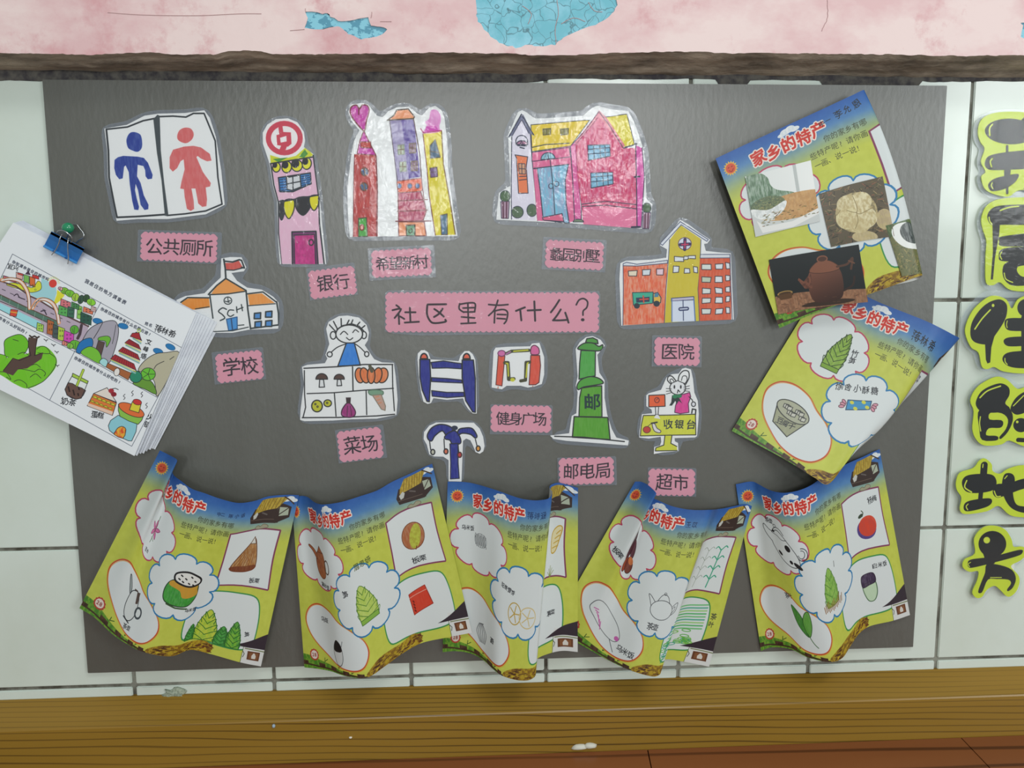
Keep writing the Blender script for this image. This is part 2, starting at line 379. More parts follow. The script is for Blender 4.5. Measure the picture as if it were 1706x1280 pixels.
beam = obj('wall_top', mesh('wall_top', vs, fs), M_PINK, kind='structure')
M_BLUE = mat('old_blue_paint', '#86c8dc', rough=0.35, noise=('#62b4c6', 26, (1, 1, 1), 0.4, 0.6), bump=(30, 0.4, (1, 1, 1), 0.001, 3))
n, l = nt(M_BLUE); b = n['Principled BSDF']; tc = n.new('ShaderNodeTexCoord'); vo = n.new('ShaderNodeTexVoronoi'); vo.feature = 'DISTANCE_TO_EDGE'; vo.inputs['Scale'].default_value = 55
ns = n.new('ShaderNodeTexNoise'); ns.inputs['Scale'].default_value = 40; vm = n.new('ShaderNodeVectorMath'); vm.operation = 'MULTIPLY_ADD'; vm.inputs[1].default_value = (.03, .03, .03)
l.new(tc.outputs['Object'], ns.inputs[0]); l.new(ns.outputs['Color'], vm.inputs[0]); l.new(tc.outputs['Object'], vm.inputs[2]); l.new(vm.outputs[0], vo.inputs['Vector'])
rr = n.new('ShaderNodeValToRGB'); rr.color_ramp.elements[0].position = 0.0; rr.color_ramp.elements[0].color = (1, 1, 1, 1); rr.color_ramp.elements[1].position = 0.035; rr.color_ramp.elements[1].color = (0, 0, 0, 1); l.new(vo.outputs['Distance'], rr.inputs[0])
mx = n.new('ShaderNodeMix'); mx.data_type = 'RGBA'; mx.inputs[7].default_value = (*lin('#3d6f7c'), 1); src = b.inputs['Base Color'].links[0].from_socket
l.new(rr.outputs[0], mx.inputs[0]); l.new(src, mx.inputs[6]); l.new(mx.outputs[2], b.inputs['Base Color'])
M_BLUE2 = mat('blue_paint_layers', '#4d93ad', rough=0.4, noise=('#82c6da', 70, (1, 1, 1.5), 0.49, 0.51))
for h, mm in ((hole1, M_BLUE2), (hole2, M_BLUE), (hole3, M_BLUE2)):
    cx = sum(p[0] for p in h) / len(h); cy = sum(p[1] for p in h) / len(h)
    pv = [P(cx + (a - cx) * 1.12, cy + (b_ - cy) * 1.15, BD - 0.0018) for a, b_ in h]
    tr = geometry.tessellate_polygon([pv]); ff = []
    for t in tr:
        a, b_, c = [pv[i] for i in t]; ff.append(tuple(t) if (b_ - a).cross(c - a).y < 0 else (t[0], t[2], t[1]))
    obj('exposed_blue_paint', mesh('exposed_blue_paint', pv, ff), mm, beam)
# flakes and hairline cracks of the paint
M_CRK = mat('crack', '#bd9c9c', 0.9)
for pts in ([(1378, 0), (1379, 18), (1378, 32), (1373, 42), (1369, 52)], [(483, 51), (496, 50), (508, 49)], [(509, 14), (509, 20)], [(618, 30), (620, 20)], [(633, 36), (652, 36)], [(180, 21), (240, 25), (330, 26), (400, 23), (436, 23)],
            [(927, 74), (925, 50), (930, 25), (928, 0)], [(935, 40), (955, 30), (975, 36)], [(870, 10), (885, 22), (880, 40)], [(980, 4), (990, 18), (1003, 20)]):
    bm = bmesh.new(); q = cr(pts, n=4); tube(bm, [P(a + rnd.uniform(-.6, .6), b_, BD + (0.0002 if not 793 < a < 1030 else -0.0016)) for a, b_ in q], 0.00045, 4)
    obj('paint_crack', bm_mesh('paint_crack', bm), M_CRK, beam)
# rough cement underside from the beam's edge back to the tiles
NX, NY = len(be), 14; vs = []; fs = []
for i, e in enumerate(bev):
    zb = 0.2585 + 0.003 * (fbm(np.array([e.x * 30]), np.array([1.0]))[0] - .5)
    for j in range(NY):
        t = j / (NY - 1); y = -BD * (1 - t) + 0.002 * t; z = e.z * (1 - t) + zb * t
        am = min(t * 6, 1) * min((1 - t) * 6 + .15, 1)
        dz = (fbm(np.array([e.x * 16 + 50]), np.array([t * 5.0]), 4)[0] - .5) * 0.007 * am
        vs.append((e.x, y + dz * .3, z + dz))
fs = [(i * NY + j, (i + 1) * NY + j, (i + 1) * NY + j + 1, i * NY + j + 1) for i in range(NX - 1) for j in range(NY - 1)]
M_CEM = mat('raw_cement', '#b8a896', rough=0.95, noise=('#72675b', 14, (1, 2, 2.6), 0.36, 0.66), bump=(120, 0.9, (.6, 1, 1), 0.002, 6))
obj('cement_underside', mesh('cement_underside', vs, fs), M_CEM, beam, smooth=True)
# dark dirt line where cement meets tiles
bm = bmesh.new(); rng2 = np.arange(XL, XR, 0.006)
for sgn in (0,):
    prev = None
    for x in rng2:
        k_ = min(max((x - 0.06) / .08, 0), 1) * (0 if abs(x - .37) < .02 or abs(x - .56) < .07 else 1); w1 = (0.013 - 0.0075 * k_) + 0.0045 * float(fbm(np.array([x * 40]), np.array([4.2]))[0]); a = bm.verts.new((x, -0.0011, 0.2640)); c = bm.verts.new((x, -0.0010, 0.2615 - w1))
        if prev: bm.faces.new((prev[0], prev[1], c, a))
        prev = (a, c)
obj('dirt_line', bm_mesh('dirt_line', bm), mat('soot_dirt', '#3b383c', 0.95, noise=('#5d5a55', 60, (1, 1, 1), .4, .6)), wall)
# ---- wooden skirting: top slope, front, floor
def wood(name, c1, c2, c3, ax=22, rough=0.28):
    mt = mat(name, c1, rough=rough, spec=.3); n, l = nt(mt); b = n['Principled BSDF']; tc = n.new('ShaderNodeTexCoord'); mp = n.new('ShaderNodeMapping'); mp.inputs['Scale'].default_value = (0.9, 6.0, 9.0)
    l.new(tc.outputs['Object'], mp.inputs[0]); t = n.new('ShaderNodeTexNoise'); t.inputs['Scale'].default_value = 1.7; t.inputs['Detail'].default_value = 2; l.new(mp.outputs[0], t.inputs[0])
    w = n.new('ShaderNodeTexWave'); w.wave_type = 'BANDS'; w.bands_direction = 'DIAGONAL'; w.inputs['Scale'].default_value = ax; w.inputs['Distortion'].default_value = 1.6; w.inputs['Detail'].default_value = 1.0; w.inputs['Detail Scale'].default_value = .5
    mp2 = n.new('ShaderNodeMapping'); mp2.inputs['Scale'].default_value = (0.03, 1, 1); l.new(tc.outputs['Object'], mp2.inputs[0])
    ad = n.new('ShaderNodeVectorMath'); ad.operation = 'MULTIPLY_ADD'; ad.inputs[1].default_value = (0.0, .02, .02); l.new(t.outputs['Color'], ad.inputs[0]); l.new(mp2.outputs[0], ad.inputs[2]); l.new(ad.outputs[0], w.inputs['Vector'])
    r = n.new('ShaderNodeValToRGB'); e = r.color_ramp.elements; e[0].position = 0.0; e[0].color = (*lin(c3), 1); e[1].position = 0.11; e[1].color = (*lin(c1), 1)
    q = e.new(0.02); q.color = (*lin(c3), 1); l.new(w.outputs[0], r.inputs[0])
    mx = n.new('ShaderNodeMix'); mx.data_type = 'RGBA'; mx.inputs[7].default_value = (*lin(c2), 1); rr = n.new('ShaderNodeMapRange'); rr.inputs[1].default_value = .35; rr.inputs[2].default_value = .7; rr.inputs[4].default_value = .8
    l.new(t.outputs[0], rr.inputs[0]); l.new(rr.outputs[0], mx.inputs[0]); l.new(r.outputs[0], mx.inputs[6]); l.new(mx.outputs[2], b.inputs['Base Color']); return mt
M_WOOD = wood('varnished_skirting', '#8c6c28', '#9a7832', '#57401a', 62)
_, zs = WX(853, 1138); zs = float(zs)
SD = 0.042; z1 = float(P(853, 1189, SD).z); SD2 = SD + 0.001; z2 = float(P(853, 1255, SD2).z)
prof = [(0.004, zs), (-0.002, zs), (-SD + 0.003, z1 + 0.0024), (-SD + 0.001, z1 + 0.0012), (-SD, z1 - 0.001), (-SD2, z2 - 0.004), (0.004, z2 - 0.004)]
vs = []; fs = []
for x in (XL, XR): vs += [(x, y, z) for y, z in prof]
k = len(prof); fs = [(i, i + k, (i + 1) % k + k, (i + 1) % k) for i in range(k)]; fs += [tuple(range(k)), tuple(range(2 * k - 1, k - 1, -1))]
bm = bmesh.new(); bv = [bm.verts.new(v) for v in vs]
for f in fs: bm.faces.new([bv[i] for i in f])
bmesh.ops.recalc_face_normals(bm, faces=bm.faces)
skirt = obj('baseboard_back', bm_mesh('baseboard_back', bm), M_WOOD, kind='structure')
M_FLOOR = wood('laminate_floor', '#8a5230', '#9a6038', '#57301c', 14, 0.3)
zf = z2 - 0.002
floor = obj('floor', mesh('floor', [(XL, -0.9, zf - 0.012), (XR, -0.9, zf - 0.012), (XR, 0.003, zf - 0.012), (XL, 0.003, zf - 0.012)], [(0, 1, 2, 3)]), mat('floor_joint', '#1c130d', 0.9), kind='structure')
def plank(pts, top=zf):
    bm = bmesh.new(); v = [bm.verts.new((x, y, top)) for x, y in pts]; f = bm.faces.new(v); f.normal_update()
    if f.normal.z < 0: f.normal_flip()
    r = bmesh.ops.extrude_face_region(bm, geom=[f]); bmesh.ops.translate(bm, verts=[g for g in r['geom'] if isinstance(g, bmesh.types.BMVert)], vec=(0, 0, -0.011))
    bmesh.ops.recalc_face_normals(bm, faces=bm.faces)
    return obj('floor_plank', bm_mesh('floor_plank', bm), M_FLOOR, floor)
def PF(px, py):
    d = [RV[i, 0] * (px - 853) + RV[i, 1] * (py - 640) + RV[i, 2] * FPX for i in range(3)]; t = -zf / d[1]; return d[0] * t, d[2] * t - DIST
a = PF(1078, 1247); c = PF(1608, 1236); e = PF(1650, 1280); yb = -SD2 - 0.0012; g = 0.0008
dx = (e[0] - c[0]) / (e[1] - c[1])
for x0, x1, s0, s1 in ((XL, a[0], 0, .1), (a[0], c[0], .1, dx), (c[0], XR, dx, 0)):
    plank([(x0 + g, yb), (x1 - g, yb), (x1 - g + s1 * (-0.2 - yb), -0.2), (x0 + g + s0 * (-0.2 - yb), -0.2)])
for r in range(4):
    y1 = -0.2015 - r * 0.17; y0 = y1 - 0.1685; x = XL
    while x < XR:
        x2 = min(x + rnd.uniform(.5, .9), XR); plank([(x + g, y0), (x2 - g, y0), (x2 - g, y1), (x + g, y1)]); x = x2
# blobs of filler on the skirting
for px, py, sx in ((965, 1246, 0.012), (983, 1244, 0.010)):
    bm = bmesh.new(); bmesh.ops.create_icosphere(bm, subdivisions=2, radius=1)
    for v in bm.verts: v.co = Vector((v.co.x * sx, v.co.y * 0.005, max(v.co.z, -.2) * 0.006)) * rnd.uniform(.85, 1.1)
    o = obj('filler_blob', bm_mesh('filler_blob', bm), mat('white_filler', '#d3d2c6', 0.7), skirt, smooth=True); o.location = P(px, py, SD2)
for px, py, d, c in ((456, 1210, SD, '#9fb4c4'), (584, 1229, SD, '#e8e4d8')):
    bm = bmesh.new(); bmesh.ops.create_icosphere(bm, subdivisions=2, radius=0.0024)
    for v in bm.verts: v.co.z *= 1.2 if c == '#9fb4c4' else .5
    o = obj('paint_fleck', bm_mesh('paint_fleck', bm), mat('paint_fleck', c, 0.5), skirt, smooth=True); o.location = P(px, py, d + 0.001)
# ---- notice board
bl, _ = WX(75, 135); br, _ = WX(1573, 145)
BF = 0.0065; x0, x1, z0, z1b = -0.5372, 0.6640, -0.5615, 0.2468
bm = bmesh.new(); box_bm(bm, x0, x1, -BF, -0.0018, z0, z1b, 0.0006, 2)
M_BOARD = mat('grey_board_paint', '#585954', rough=0.37, spec=1.0, noise=('#52524c', 5, (2.5, 1, .6), 0.3, 0.7))
add_bump(M_BOARD, 150, 0.35, (1, 1, .45), 0.0008, 3)
bme = bm_mesh('notice_board', bm); cc = Vector(((x0 + x1) / 2, -BF, (z0 + z1b) / 2)); bme.transform(Matrix.Translation(-cc))
board = obj('notice_board', bme, M_BOARD, label='large flat grey board on the tiled wall carrying the drawings and worksheets', category='board'); board.location = cc
# ================================================================== laminated drawings on the board
BFD = BF + 0.0012
K = '#2b3138'
def sheet(x0, y0, k, pts, base='#f1f3f5', smooth=False):
    p = np.array(pts, float)
    if smooth: p = cr(p, True, 3)
    sh = Sheet(np.stack([x0 + p[:, 0] / k, y0 + p[:, 1] / k], 1), base); return sh, sh.crop(x0, y0, k)
GD = 'children\'s laminated drawings on the grey board'
# -- toilet sign
s, a = sheet(150, 160, 4.412, [(105, 240), (270, 212), (400, 145), (500, 130), (700, 125), (840, 105), (880, 160), (925, 300), (965, 550), (990, 800), (850, 870), (570, 905), (350, 905), (195, 918), (165, 760), (130, 600), (125, 400)])
a.line([(120, 248), (135, 400), (140, 600), (175, 780), (198, 892), (360, 885), (565, 870)], 13, K)
a.line([(120, 245), (275, 228), (390, 182), (500, 160)], 11, K); a.line([(500, 152), (610, 148), (705, 155), (760, 128), (838, 128), (880, 230), (920, 330), (940, 600), (970, 795), (850, 845), (700, 866), (565, 878)], 11, K)
a.poly([(465, 170), (495, 138), (512, 145), (520, 400), (545, 640), (576, 875), (550, 882), (525, 620), (492, 420)], '#434c52')
B = '#1f3c9c'
a.poly(cr([(325, 265), (370, 285), (383, 340), (378, 385), (350, 410), (310, 400), (278, 378), (268, 320), (290, 275)], True), B, tex=.15)
a.poly([(180, 470), (205, 450), (245, 440), (350, 446), (395, 455), (425, 490), (445, 540), (460, 580), (455, 608), (425, 612), (408, 590), (405, 545), (392, 515), (350, 505), (345, 590), (372, 640), (395, 730), (430, 800), (428, 832), (400, 838), (372, 800), (352, 690), (335, 645), (330, 690), (345, 760), (360, 815), (355, 838), (325, 835), (310, 770), (292, 650), (285, 560), (262, 510), (250, 520), (240, 605), (215, 612), (190, 580), (178, 530)], B, tex=.12)
R_ = '#dd6a6c'
a.poly(cr([(695, 233), (740, 240), (762, 278), (748, 320), (705, 347), (655, 330), (640, 300), (655, 255)], True), R_, tex=.1)
a.poly([(610, 395), (690, 372), (760, 366), (815, 378), (880, 425), (893, 475), (860, 480), (815, 460), (790, 440), (782, 450), (830, 560), (888, 640), (882, 665), (850, 672), (860, 760), (855, 810), (825, 815), (795, 790), (775, 680), (745, 680), (762, 770), (765, 830), (740, 845), (712, 830), (695, 740), (690, 685), (663, 680), (672, 630), (695, 540), (688, 465), (665, 480), (640, 530), (608, 556), (585, 530), (585, 450)], R_, tex=.12)
place_flat('toilet_sign_cutout', s, BFD, 'white cutout drawing of a blue man and a red woman sign', 'paper cutout', GD, film=6)
# -- bank tower
s, a = sheet(400, 160, 3.765, [(175, 395), (143, 300), (142, 230), (170, 180), (225, 145), (300, 140), (360, 165), (400, 225), (408, 280), (400, 320), (460, 365), (468, 420), (497, 620), (540, 1055), (250, 1055), (238, 900), (232, 660), (205, 560), (185, 430)])
a.poly([(188, 370), (270, 395), (350, 375), (412, 320), (458, 370), (420, 392), (192, 424)], '#d7dc2c'); a.poly([(205, 395), (300, 385), (240, 415)], '#4f9a3a'); a.poly([(370, 380), (405, 335), (425, 362), (400, 388)], '#4f9a3a')
a.poly([(192, 424), (455, 385), (490, 620), (240, 665)], '#ecbfd8', tex=.12)
for x, y, r in ((222, 445, 18), (286, 443, 24), (350, 435, 28), (412, 422, 22)):
    a.ol(ell(x + 6, y + 2, r + 6, 36 if r > 20 else 30, 8), '#e9e32c', 7, K); a.poly(ell(x - 4, y - 12, r - 3, r, 0), '#24242c')
a.line([(190, 424), (455, 382)], 8, K)
a.ol([(240, 512), (440, 482), (445, 550), (330, 600), (250, 600)], '#3b83c6', 8, K)
for i in range(5): a.line([(245, 525 + i * 17), (290, 520 + i * 17)], 6, '#22446f'); a.line([(385, 505 + i * 14), (440, 497 + i * 13)], 6, '#22446f')
a.ol([(290, 512), (375, 495), (382, 570), (325, 592), (295, 585)], '#dcdfe4', 7, K); a.line([(330, 500), (332, 590)], 7, K); a.line([(292, 552), (380, 535)], 7, K)
a.line([(458, 372), (470, 470), (490, 620)], 8, K); a.line([(192, 424), (212, 560), (240, 665), (242, 860), (262, 1050)], 8, K)
a.poly([(243, 668), (490, 625), (492, 720), (520, 1050), (262, 1052), (245, 860)], '#ecbfd8', tex=.12)
for x0_, x1_, yb_, c in ((243, 278, 778, '#26262c'), (278, 335, 770, '#e6de22'), (352, 438, 748, '#26262c'), (438, 490, 718, '#e6de22')):
    xm = (x0_ + x1_) / 2; yt = 668 - (xm - 243) * .17; a.ol(cr([(x0_, yt), (x1_, yt - 6), (x1_ + 2, yt + (yb_ - yt) * .5), (xm, yb_), (x0_, yt + (yb_ - yt) * .6)], True, 4), c, 7, K)
a.line([(240, 666), (492, 620)], 9, K)
a.poly([(325, 850), (475, 848), (488, 1054), (328, 1054)], '#7b3a72'); a.poly([(342, 875), (462, 870), (470, 1054), (346, 1054)], '#da3f98', tex=.15, col2='#c62f86')
a.line([(328, 1050), (325, 852), (475, 848), (488, 1054)], 9, K); a.line([(340, 1050), (338, 872), (465, 868), (474, 1050)], 6, K); a.line(ell(445, 918, 14, 18), 8, K, closed=True)
a.line([(492, 640), (497, 800), (512, 930), (526, 1050)], 9, K)
a.poly(ell(273, 265, 128, 122, 0), '#f7f4f6'); a.line(ell(277, 264, 100, 92), 31, '#d5445c', closed=True); a.line([(250, 175), (262, 260)], 26, '#d5445c'); a.poly([(228, 245), (250, 240), (258, 225), (318, 228), (322, 300), (300, 318), (232, 308)], '#d5445c'); a.poly([(250, 262), (290, 250), (292, 285), (254, 292)], '#f7f4f6')
a.line([(275, 315), (262, 345)], 34, '#d5445c')
place_flat('bank_tower_cutout', s, BFD, 'narrow pink tower drawing with round red and white top and magenta door', 'paper cutout', GD, film=5)
# -- village of three towers
s, a = sheet(560, 150, 3.878, [(88, 950), (75, 800), (72, 640), (95, 440), (115, 330), (150, 260), (100, 200), (78, 140), (100, 92), (160, 85), (205, 92), (235, 130), (262, 165), (300, 175), (340, 135), (400, 110), (470, 108), (520, 150), (555, 165), (600, 115), (640, 102), (680, 130), (700, 180), (722, 380), (720, 480), (740, 640), (762, 800), (785, 945), (440, 945)])
BR = '#7c3238'
a.poly([(118, 415), (258, 425), (268, 640), (268, 945), (108, 948), (112, 640)], '#c9423e', tex=.2, col2='#b93a3a')
a.line([(118, 415), (112, 640), (110, 945)], 5, BR); a.line([(258, 425), (266, 650), (262, 945)], 8, BR)
a.ol([(178, 262), (205, 320), (258, 422), (135, 412), (150, 335)], '#cf3db0', 6, BR); a.ol([(155, 335), (222, 335), (225, 375), (160, 372)], '#c8433a', 6, BR)
a.ol(cr([(180, 262), (120, 200), (92, 150), (98, 110), (130, 98), (150, 120), (172, 96), (205, 105), (212, 140), (195, 200)], True), '#cf3db0', 8, BR); a.line([(146, 118), (146, 158)], 8, BR)
for x, y in ((184, 528), (180, 625)): a.ol(ell(x, y, 24, 26), '#5f6f86', 7, '#7a4a3c'); a.line([(x - 20, y - 10), (x + 20, y + 14)], 5, '#2f5fa8'); a.line([(x - 4, y - 22), (x + 6, y + 22)], 5, '#9d7042')
a.ol([(145, 830), (195, 825), (202, 945), (145, 948)], '#54b24c', 7, '#4c5a3a'); a.ol(ell(166, 888, 13, 18), '#e8a59a', 7, '#8a3030')
a.poly([(345, 195), (500, 192), (545, 560), (392, 590)], '#52349c', tex=.15, col2='#6a5aa8'); a.poly([(345, 195), (420, 195), (470, 575), (392, 590)], '#a59cc2', tex=.2)
a.line([(345, 195), (362, 330), (395, 590)], 5, '#5c4a5a'); a.line([(500, 190), (540, 420), (550, 570)], 7, '#54323e')
a.ol([(390, 130), (465, 122), (505, 172), (500, 185), (330, 195), (372, 165)], '#f2a06c', 8, '#54483a')
for x, y in ((418, 385), (492, 375), (430, 495), (503, 490)):
    a.ol([(x - 20, y - 28), (x + 20, y - 32), (x + 22, y + 30), (x - 18, y + 32)], '#a9b79c' if x < 460 else '#8a6a86', 6, '#7c6a4a' if x > 460 else '#8f9a8c'); a.line([(x, y - 28), (x, y + 28)], 5, '#7a5a44'); a.line([(x - 20, y), (x + 20, y)], 5, '#7a5a44')
a.ol([(392, 590), (550, 568), (558, 640), (545, 660), (400, 665)], '#e8643c', 6, BR)
for x in (408, 475, 525): a.ol(ell(x, 620, 15, 17), '#3f6fae', 6, '#8a4030')
a.ol([(400, 665), (545, 655), (575, 745), (580, 790), (560, 845), (402, 850)], '#b5305f', 6, BR, tex=.25, col2='#c85a72')
for y in (712, 780): a.line([(395, y + 4), (588, y - 4)], 6, BR)
a.line([(385, 848), (610, 846)], 7, BR); a.line([(558, 640), (575, 760)], 5, BR)
a.ol([(402, 852), (568, 852), (582, 942), (404, 942)], '#f2a274', 6, BR); a.ol([(452, 875), (508, 872), (508, 942), (455, 942)], '#79b08c', 8, '#4c4236'); a.line(ell(480, 910, 12, 14), 7, '#4c5a3a', closed=True)
a.poly([(560, 285), (680, 265), (692, 480), (738, 740), (768, 935), (640, 938), (600, 680), (585, 500)], '#e9da2c', tex=.08)
a.line([(560, 285), (585, 500), (600, 680), (640, 938)], 6, BR); a.line([(680, 262), (692, 480), (738, 740), (768, 930)], 7, '#7c5a2a')
a.poly(cr([(555, 275), (585, 240), (575, 205), (600, 185), (610, 135), (645, 128), (672, 160), (675, 200), (665, 235), (672, 268), (610, 280)], True), '#e78fd4', tex=.2); a.poly([(580, 235), (640, 230), (668, 268), (570, 275)], '#d94bbe')
a.line([(545, 250), (565, 278), (680, 262)], 6, '#b0306a')
a.ol([(605, 360), (640, 320), (672, 435), (608, 442)], '#4e6f8c', 6, '#6a5a3a'); a.line([(600, 395), (665, 405)], 5, '#6a5a3a'); a.ol([(605, 505), (650, 498), (655, 560), (610, 565)], '#7a5a94', 6, '#6a5040'); a.line([(605, 532), (655, 528)], 5, '#5a4048')
a.ol([(672, 810), (716, 800), (718, 935), (680, 935)], '#4f76a8', 6, '#6a5a4a', tex=.2)
s.art.line([(0, 0), (0, 0)], 1, K)
place_flat('village_cutout', s, BFD, 'drawing of three towers, red with a heart, purple, and yellow', 'paper cutout', GD, film=7)
# -- villa
s, a = sheet(810, 160, 4.267, [(72, 880), (78, 800), (90, 690), (150, 650), (172, 640), (158, 320), (152, 285), (190, 200), (225, 115), (255, 100), (285, 115), (345, 160), (420, 158), (690, 140), (745, 90), (790, 68), (870, 92), (1010, 108), (1050, 180), (1100, 320), (1122, 400), (1140, 730), (1180, 770), (1165, 948), (600, 905)])
N_ = '#2a2f4a'
a.poly([(182, 290), (250, 140), (320, 280), (330, 470), (350, 885), (180, 875)], '#e6e2f2')
a.ol([(318, 205), (700, 172), (735, 172), (600, 355), (325, 395)], '#eed236', 5, N_, tex=.06); a.line([(325, 365), (420, 345), (590, 335)], 6, N_)
a.poly([(850, 150), (1000, 130), (1055, 340), (975, 370)], '#e8da40', tex=.1); a.line([(850, 150), (1000, 128), (1055, 345), (985, 362)], 5, N_)
a.line([(182, 290), (178, 600), (180, 875)], 6, N_); a.line([(312, 240), (325, 440), (345, 640), (365, 885)], 6, N_)
a.poly([(160, 290), (240, 145), (262, 130), (300, 205), (340, 280), (300, 262), (252, 160), (190, 280)], '#6f7394'); a.line([(160, 292), (250, 130), (338, 278)], 8, N_); a.line([(185, 282), (252, 168), (305, 268)], 5, N_)
a.line(ell(252, 325, 42, 45, 0, a0=150, a1=390), 7, N_); a.ol(ell(255, 345, 40, 28, 0, a0=180, a1=360), '#b87a9c', 7, N_); a.line([(225, 350), (285, 352)], 12, N_); a.line([(240, 365), (270, 372)], 8, N_); a.line([(240, 345), (252, 318), (262, 345)], 5, N_)
a.ol([(205, 418), (295, 432), (285, 500), (298, 690), (230, 692), (222, 560), (215, 440)], '#f08452', 6, N_); a.ol([(230, 480), (275, 482), (280, 555), (235, 552)], '#d7a07c', 5, N_); a.line([(252, 480), (255, 555)], 5, N_); a.line([(232, 515), (278, 518)], 5, N_); a.line([(235, 572), (285, 570)], 6, N_); a.line([(235, 598), (285, 592)], 6, N_)
for x, y, rx, ry in ((222, 825, 42, 42), (325, 812, 36, 44)): a.ol(ell(x, y, rx, ry), '#4f6a4c', 5, N_, tex=.1)
a.ol(ell(135, 712, 36, 40), '#4a6b46', 5, N_); a.ol([(103, 750), (165, 748), (158, 870), (108, 868)], '#b595ac', 5, N_); a.line([(120, 750), (122, 868)], 10, '#5e2a46'); a.line([(145, 750), (143, 868)], 9, '#5e2a46')
PK = '#e46a9c'
a.poly([(325, 400), (600, 355), (630, 885), (590, 900), (362, 885)], PK, tex=.12)
a.ol([(325, 400), (590, 365), (600, 432), (325, 465)], PK, 5, N_); a.ol(ell(440, 448, 50, 46, -5, a0=180, a1=360), '#8cc0d4', 6, N_); a.line([(438, 402), (442, 445)], 5, N_); a.line([(415, 440), (430, 405)], 4, N_)
a.ol([(362, 512), (585, 485), (562, 600), (568, 760), (590, 905), (405, 880), (385, 680)], '#7fc6e2', 7, N_, tex=.3); a.line([(455, 455), (475, 640), (485, 790), (492, 900)], 6, N_); a.line([(340, 515), (365, 512)], 9, N_)
a.line(ell(460, 640, 16, 18), 5, N_, closed=True); a.line(ell(500, 625, 17, 18), 5, N_, closed=True)
a.ol([(400, 862), (540, 835), (552, 892), (405, 882)], '#e36a92', 6, N_)
a.poly([(600, 355), (635, 330), (668, 760), (680, 885), (628, 880)], '#e05aa4', tex=.1); a.line([(598, 358), (615, 600), (628, 880)], 6, N_); a.line([(635, 340), (660, 650), (678, 780), (676, 882)], 6, N_)
a.poly([(800, 110), (975, 368), (1065, 370), (1072, 935), (690, 915), (680, 790), (650, 600), (632, 325)], '#dd4478', tex=.4, col2='#d3306a')
a.poly([(690, 790), (1068, 800), (1072, 938), (690, 915)], '#ec82ac', tex=.15)
a.poly([(632, 325), (795, 130), (800, 100), (860, 160), (985, 350), (975, 370), (800, 150), (640, 340)], '#e98aa0'); a.line([(600, 355), (700, 250), (800, 110), (870, 200), (975, 370)], 6, '#5a3a5c'); a.line([(640, 340), (800, 145)], 4, '#8a4a6c'); a.line([(978, 370), (1070, 340)], 8, N_)
for x, y in ((798, 395), (818, 592)):
    a.ol([(x - 75, y - 45), (x + 80, y - 50), (x + 84, y + 32), (x - 72, y + 62)], '#7cb8d8', 6, N_)
    for t in (-30, 15, 50): a.line([(x + t - 5, y - 48), (x + t, y + 50)], 5, N_)
    for t in (-15, 18): a.line([(x - 74, y + t), (x + 82, y + t - 14)], 5, N_)
a.line([(680, 768), (850, 748), (1070, 772)], 6, N_); a.line([(685, 785), (850, 775), (1068, 802)], 6, N_)
a.poly([(1065, 350), (1112, 372), (1122, 600), (1105, 935), (1072, 935)], '#e25ab4', tex=.12); a.line([(1062, 330), (1068, 600), (1072, 930)], 7, N_); a.line([(1108, 368), (1125, 560), (1102, 935)], 6, N_); a.line([(1055, 575), (1090, 572)], 12, N_); a.line([(1035, 932), (1090, 930)], 14, N_)
a.ol(ell(1142, 795, 30, 36), '#4a6b46', 5, N_); a.ol([(1115, 825), (1170, 828), (1158, 942), (1112, 940)], '#b595ac', 5, N_); a.line([(1130, 830), (1128, 940)], 9, '#5e2a46'); a.line([(1152, 830), (1148, 940)], 8, '#5e2a46')
a.ol(ell(655, 895, 38, 20, 0, a0=180, a1=360), '#7a8f74', 5, N_)
for x in (430, 555): a.ol([(x - 28, 235), (x + 30, 230), (x + 28, 272), (x - 25, 278)], '#8f8a44', 5, '#4f4c34'); a.line([(x, 235), (x, 275)], 4, '#4f4c34')
place_flat('villa_cutout', s, BFD, 'drawing of a pink villa with yellow roofs and blue double door', 'paper cutout', GD, film=8)
# -- school
s, a = sheet(290, 410, 5.335, [(20, 480), (100, 445), (270, 420), (350, 340), (415, 280), (415, 220), (420, 110), (500, 98), (600, 100), (642, 190), (620, 225), (510, 240), (560, 310), (650, 370), (780, 388), (880, 450), (928, 500), (935, 620), (925, 735), (660, 745), (520, 772), (380, 772), (200, 720), (60, 620)])
DK = '#2f3a3e'
a.poly([(70, 490), (130, 465), (310, 462), (320, 545), (190, 565), (60, 560)], '#ee9430', tex=.1); a.line([(60, 500), (120, 458), (310, 460)], 12, DK); a.line([(190, 558), (310, 540)], 9, DK)
a.poly([(330, 425), (380, 350), (465, 290), (630, 398), (480, 425)], '#f2a656'); a.line([(305, 430), (380, 350), (460, 288), (640, 395)], 13, DK); a.line([(320, 432), (480, 425), (635, 402)], 11, DK)
a.line([(442, 118), (455, 200), (460, 290)], 15, DK); a.poly([(455, 150), (520, 150), (575, 130), (612, 190), (540, 210), (465, 210)], '#d9584e', tex=.1); a.line([(450, 135), (520, 142), (580, 122), (600, 128), (625, 195), (600, 190)], 14, DK); a.line([(465, 212), (530, 215), (610, 195)], 10, DK)
a.line([(318, 435), (345, 640)], 12, DK); a.line([(640, 400), (655, 560), (680, 735)], 14, DK)
a.poly([(655, 430), (780, 420), (895, 505), (670, 525)], '#f2a04a', tex=.08); a.line([(650, 425), (790, 408), (905, 495)], 12, DK); a.line([(660, 530), (900, 512)], 9, DK); a.line([(912, 495), (928, 600), (930, 700), (680, 732)], 14, DK)
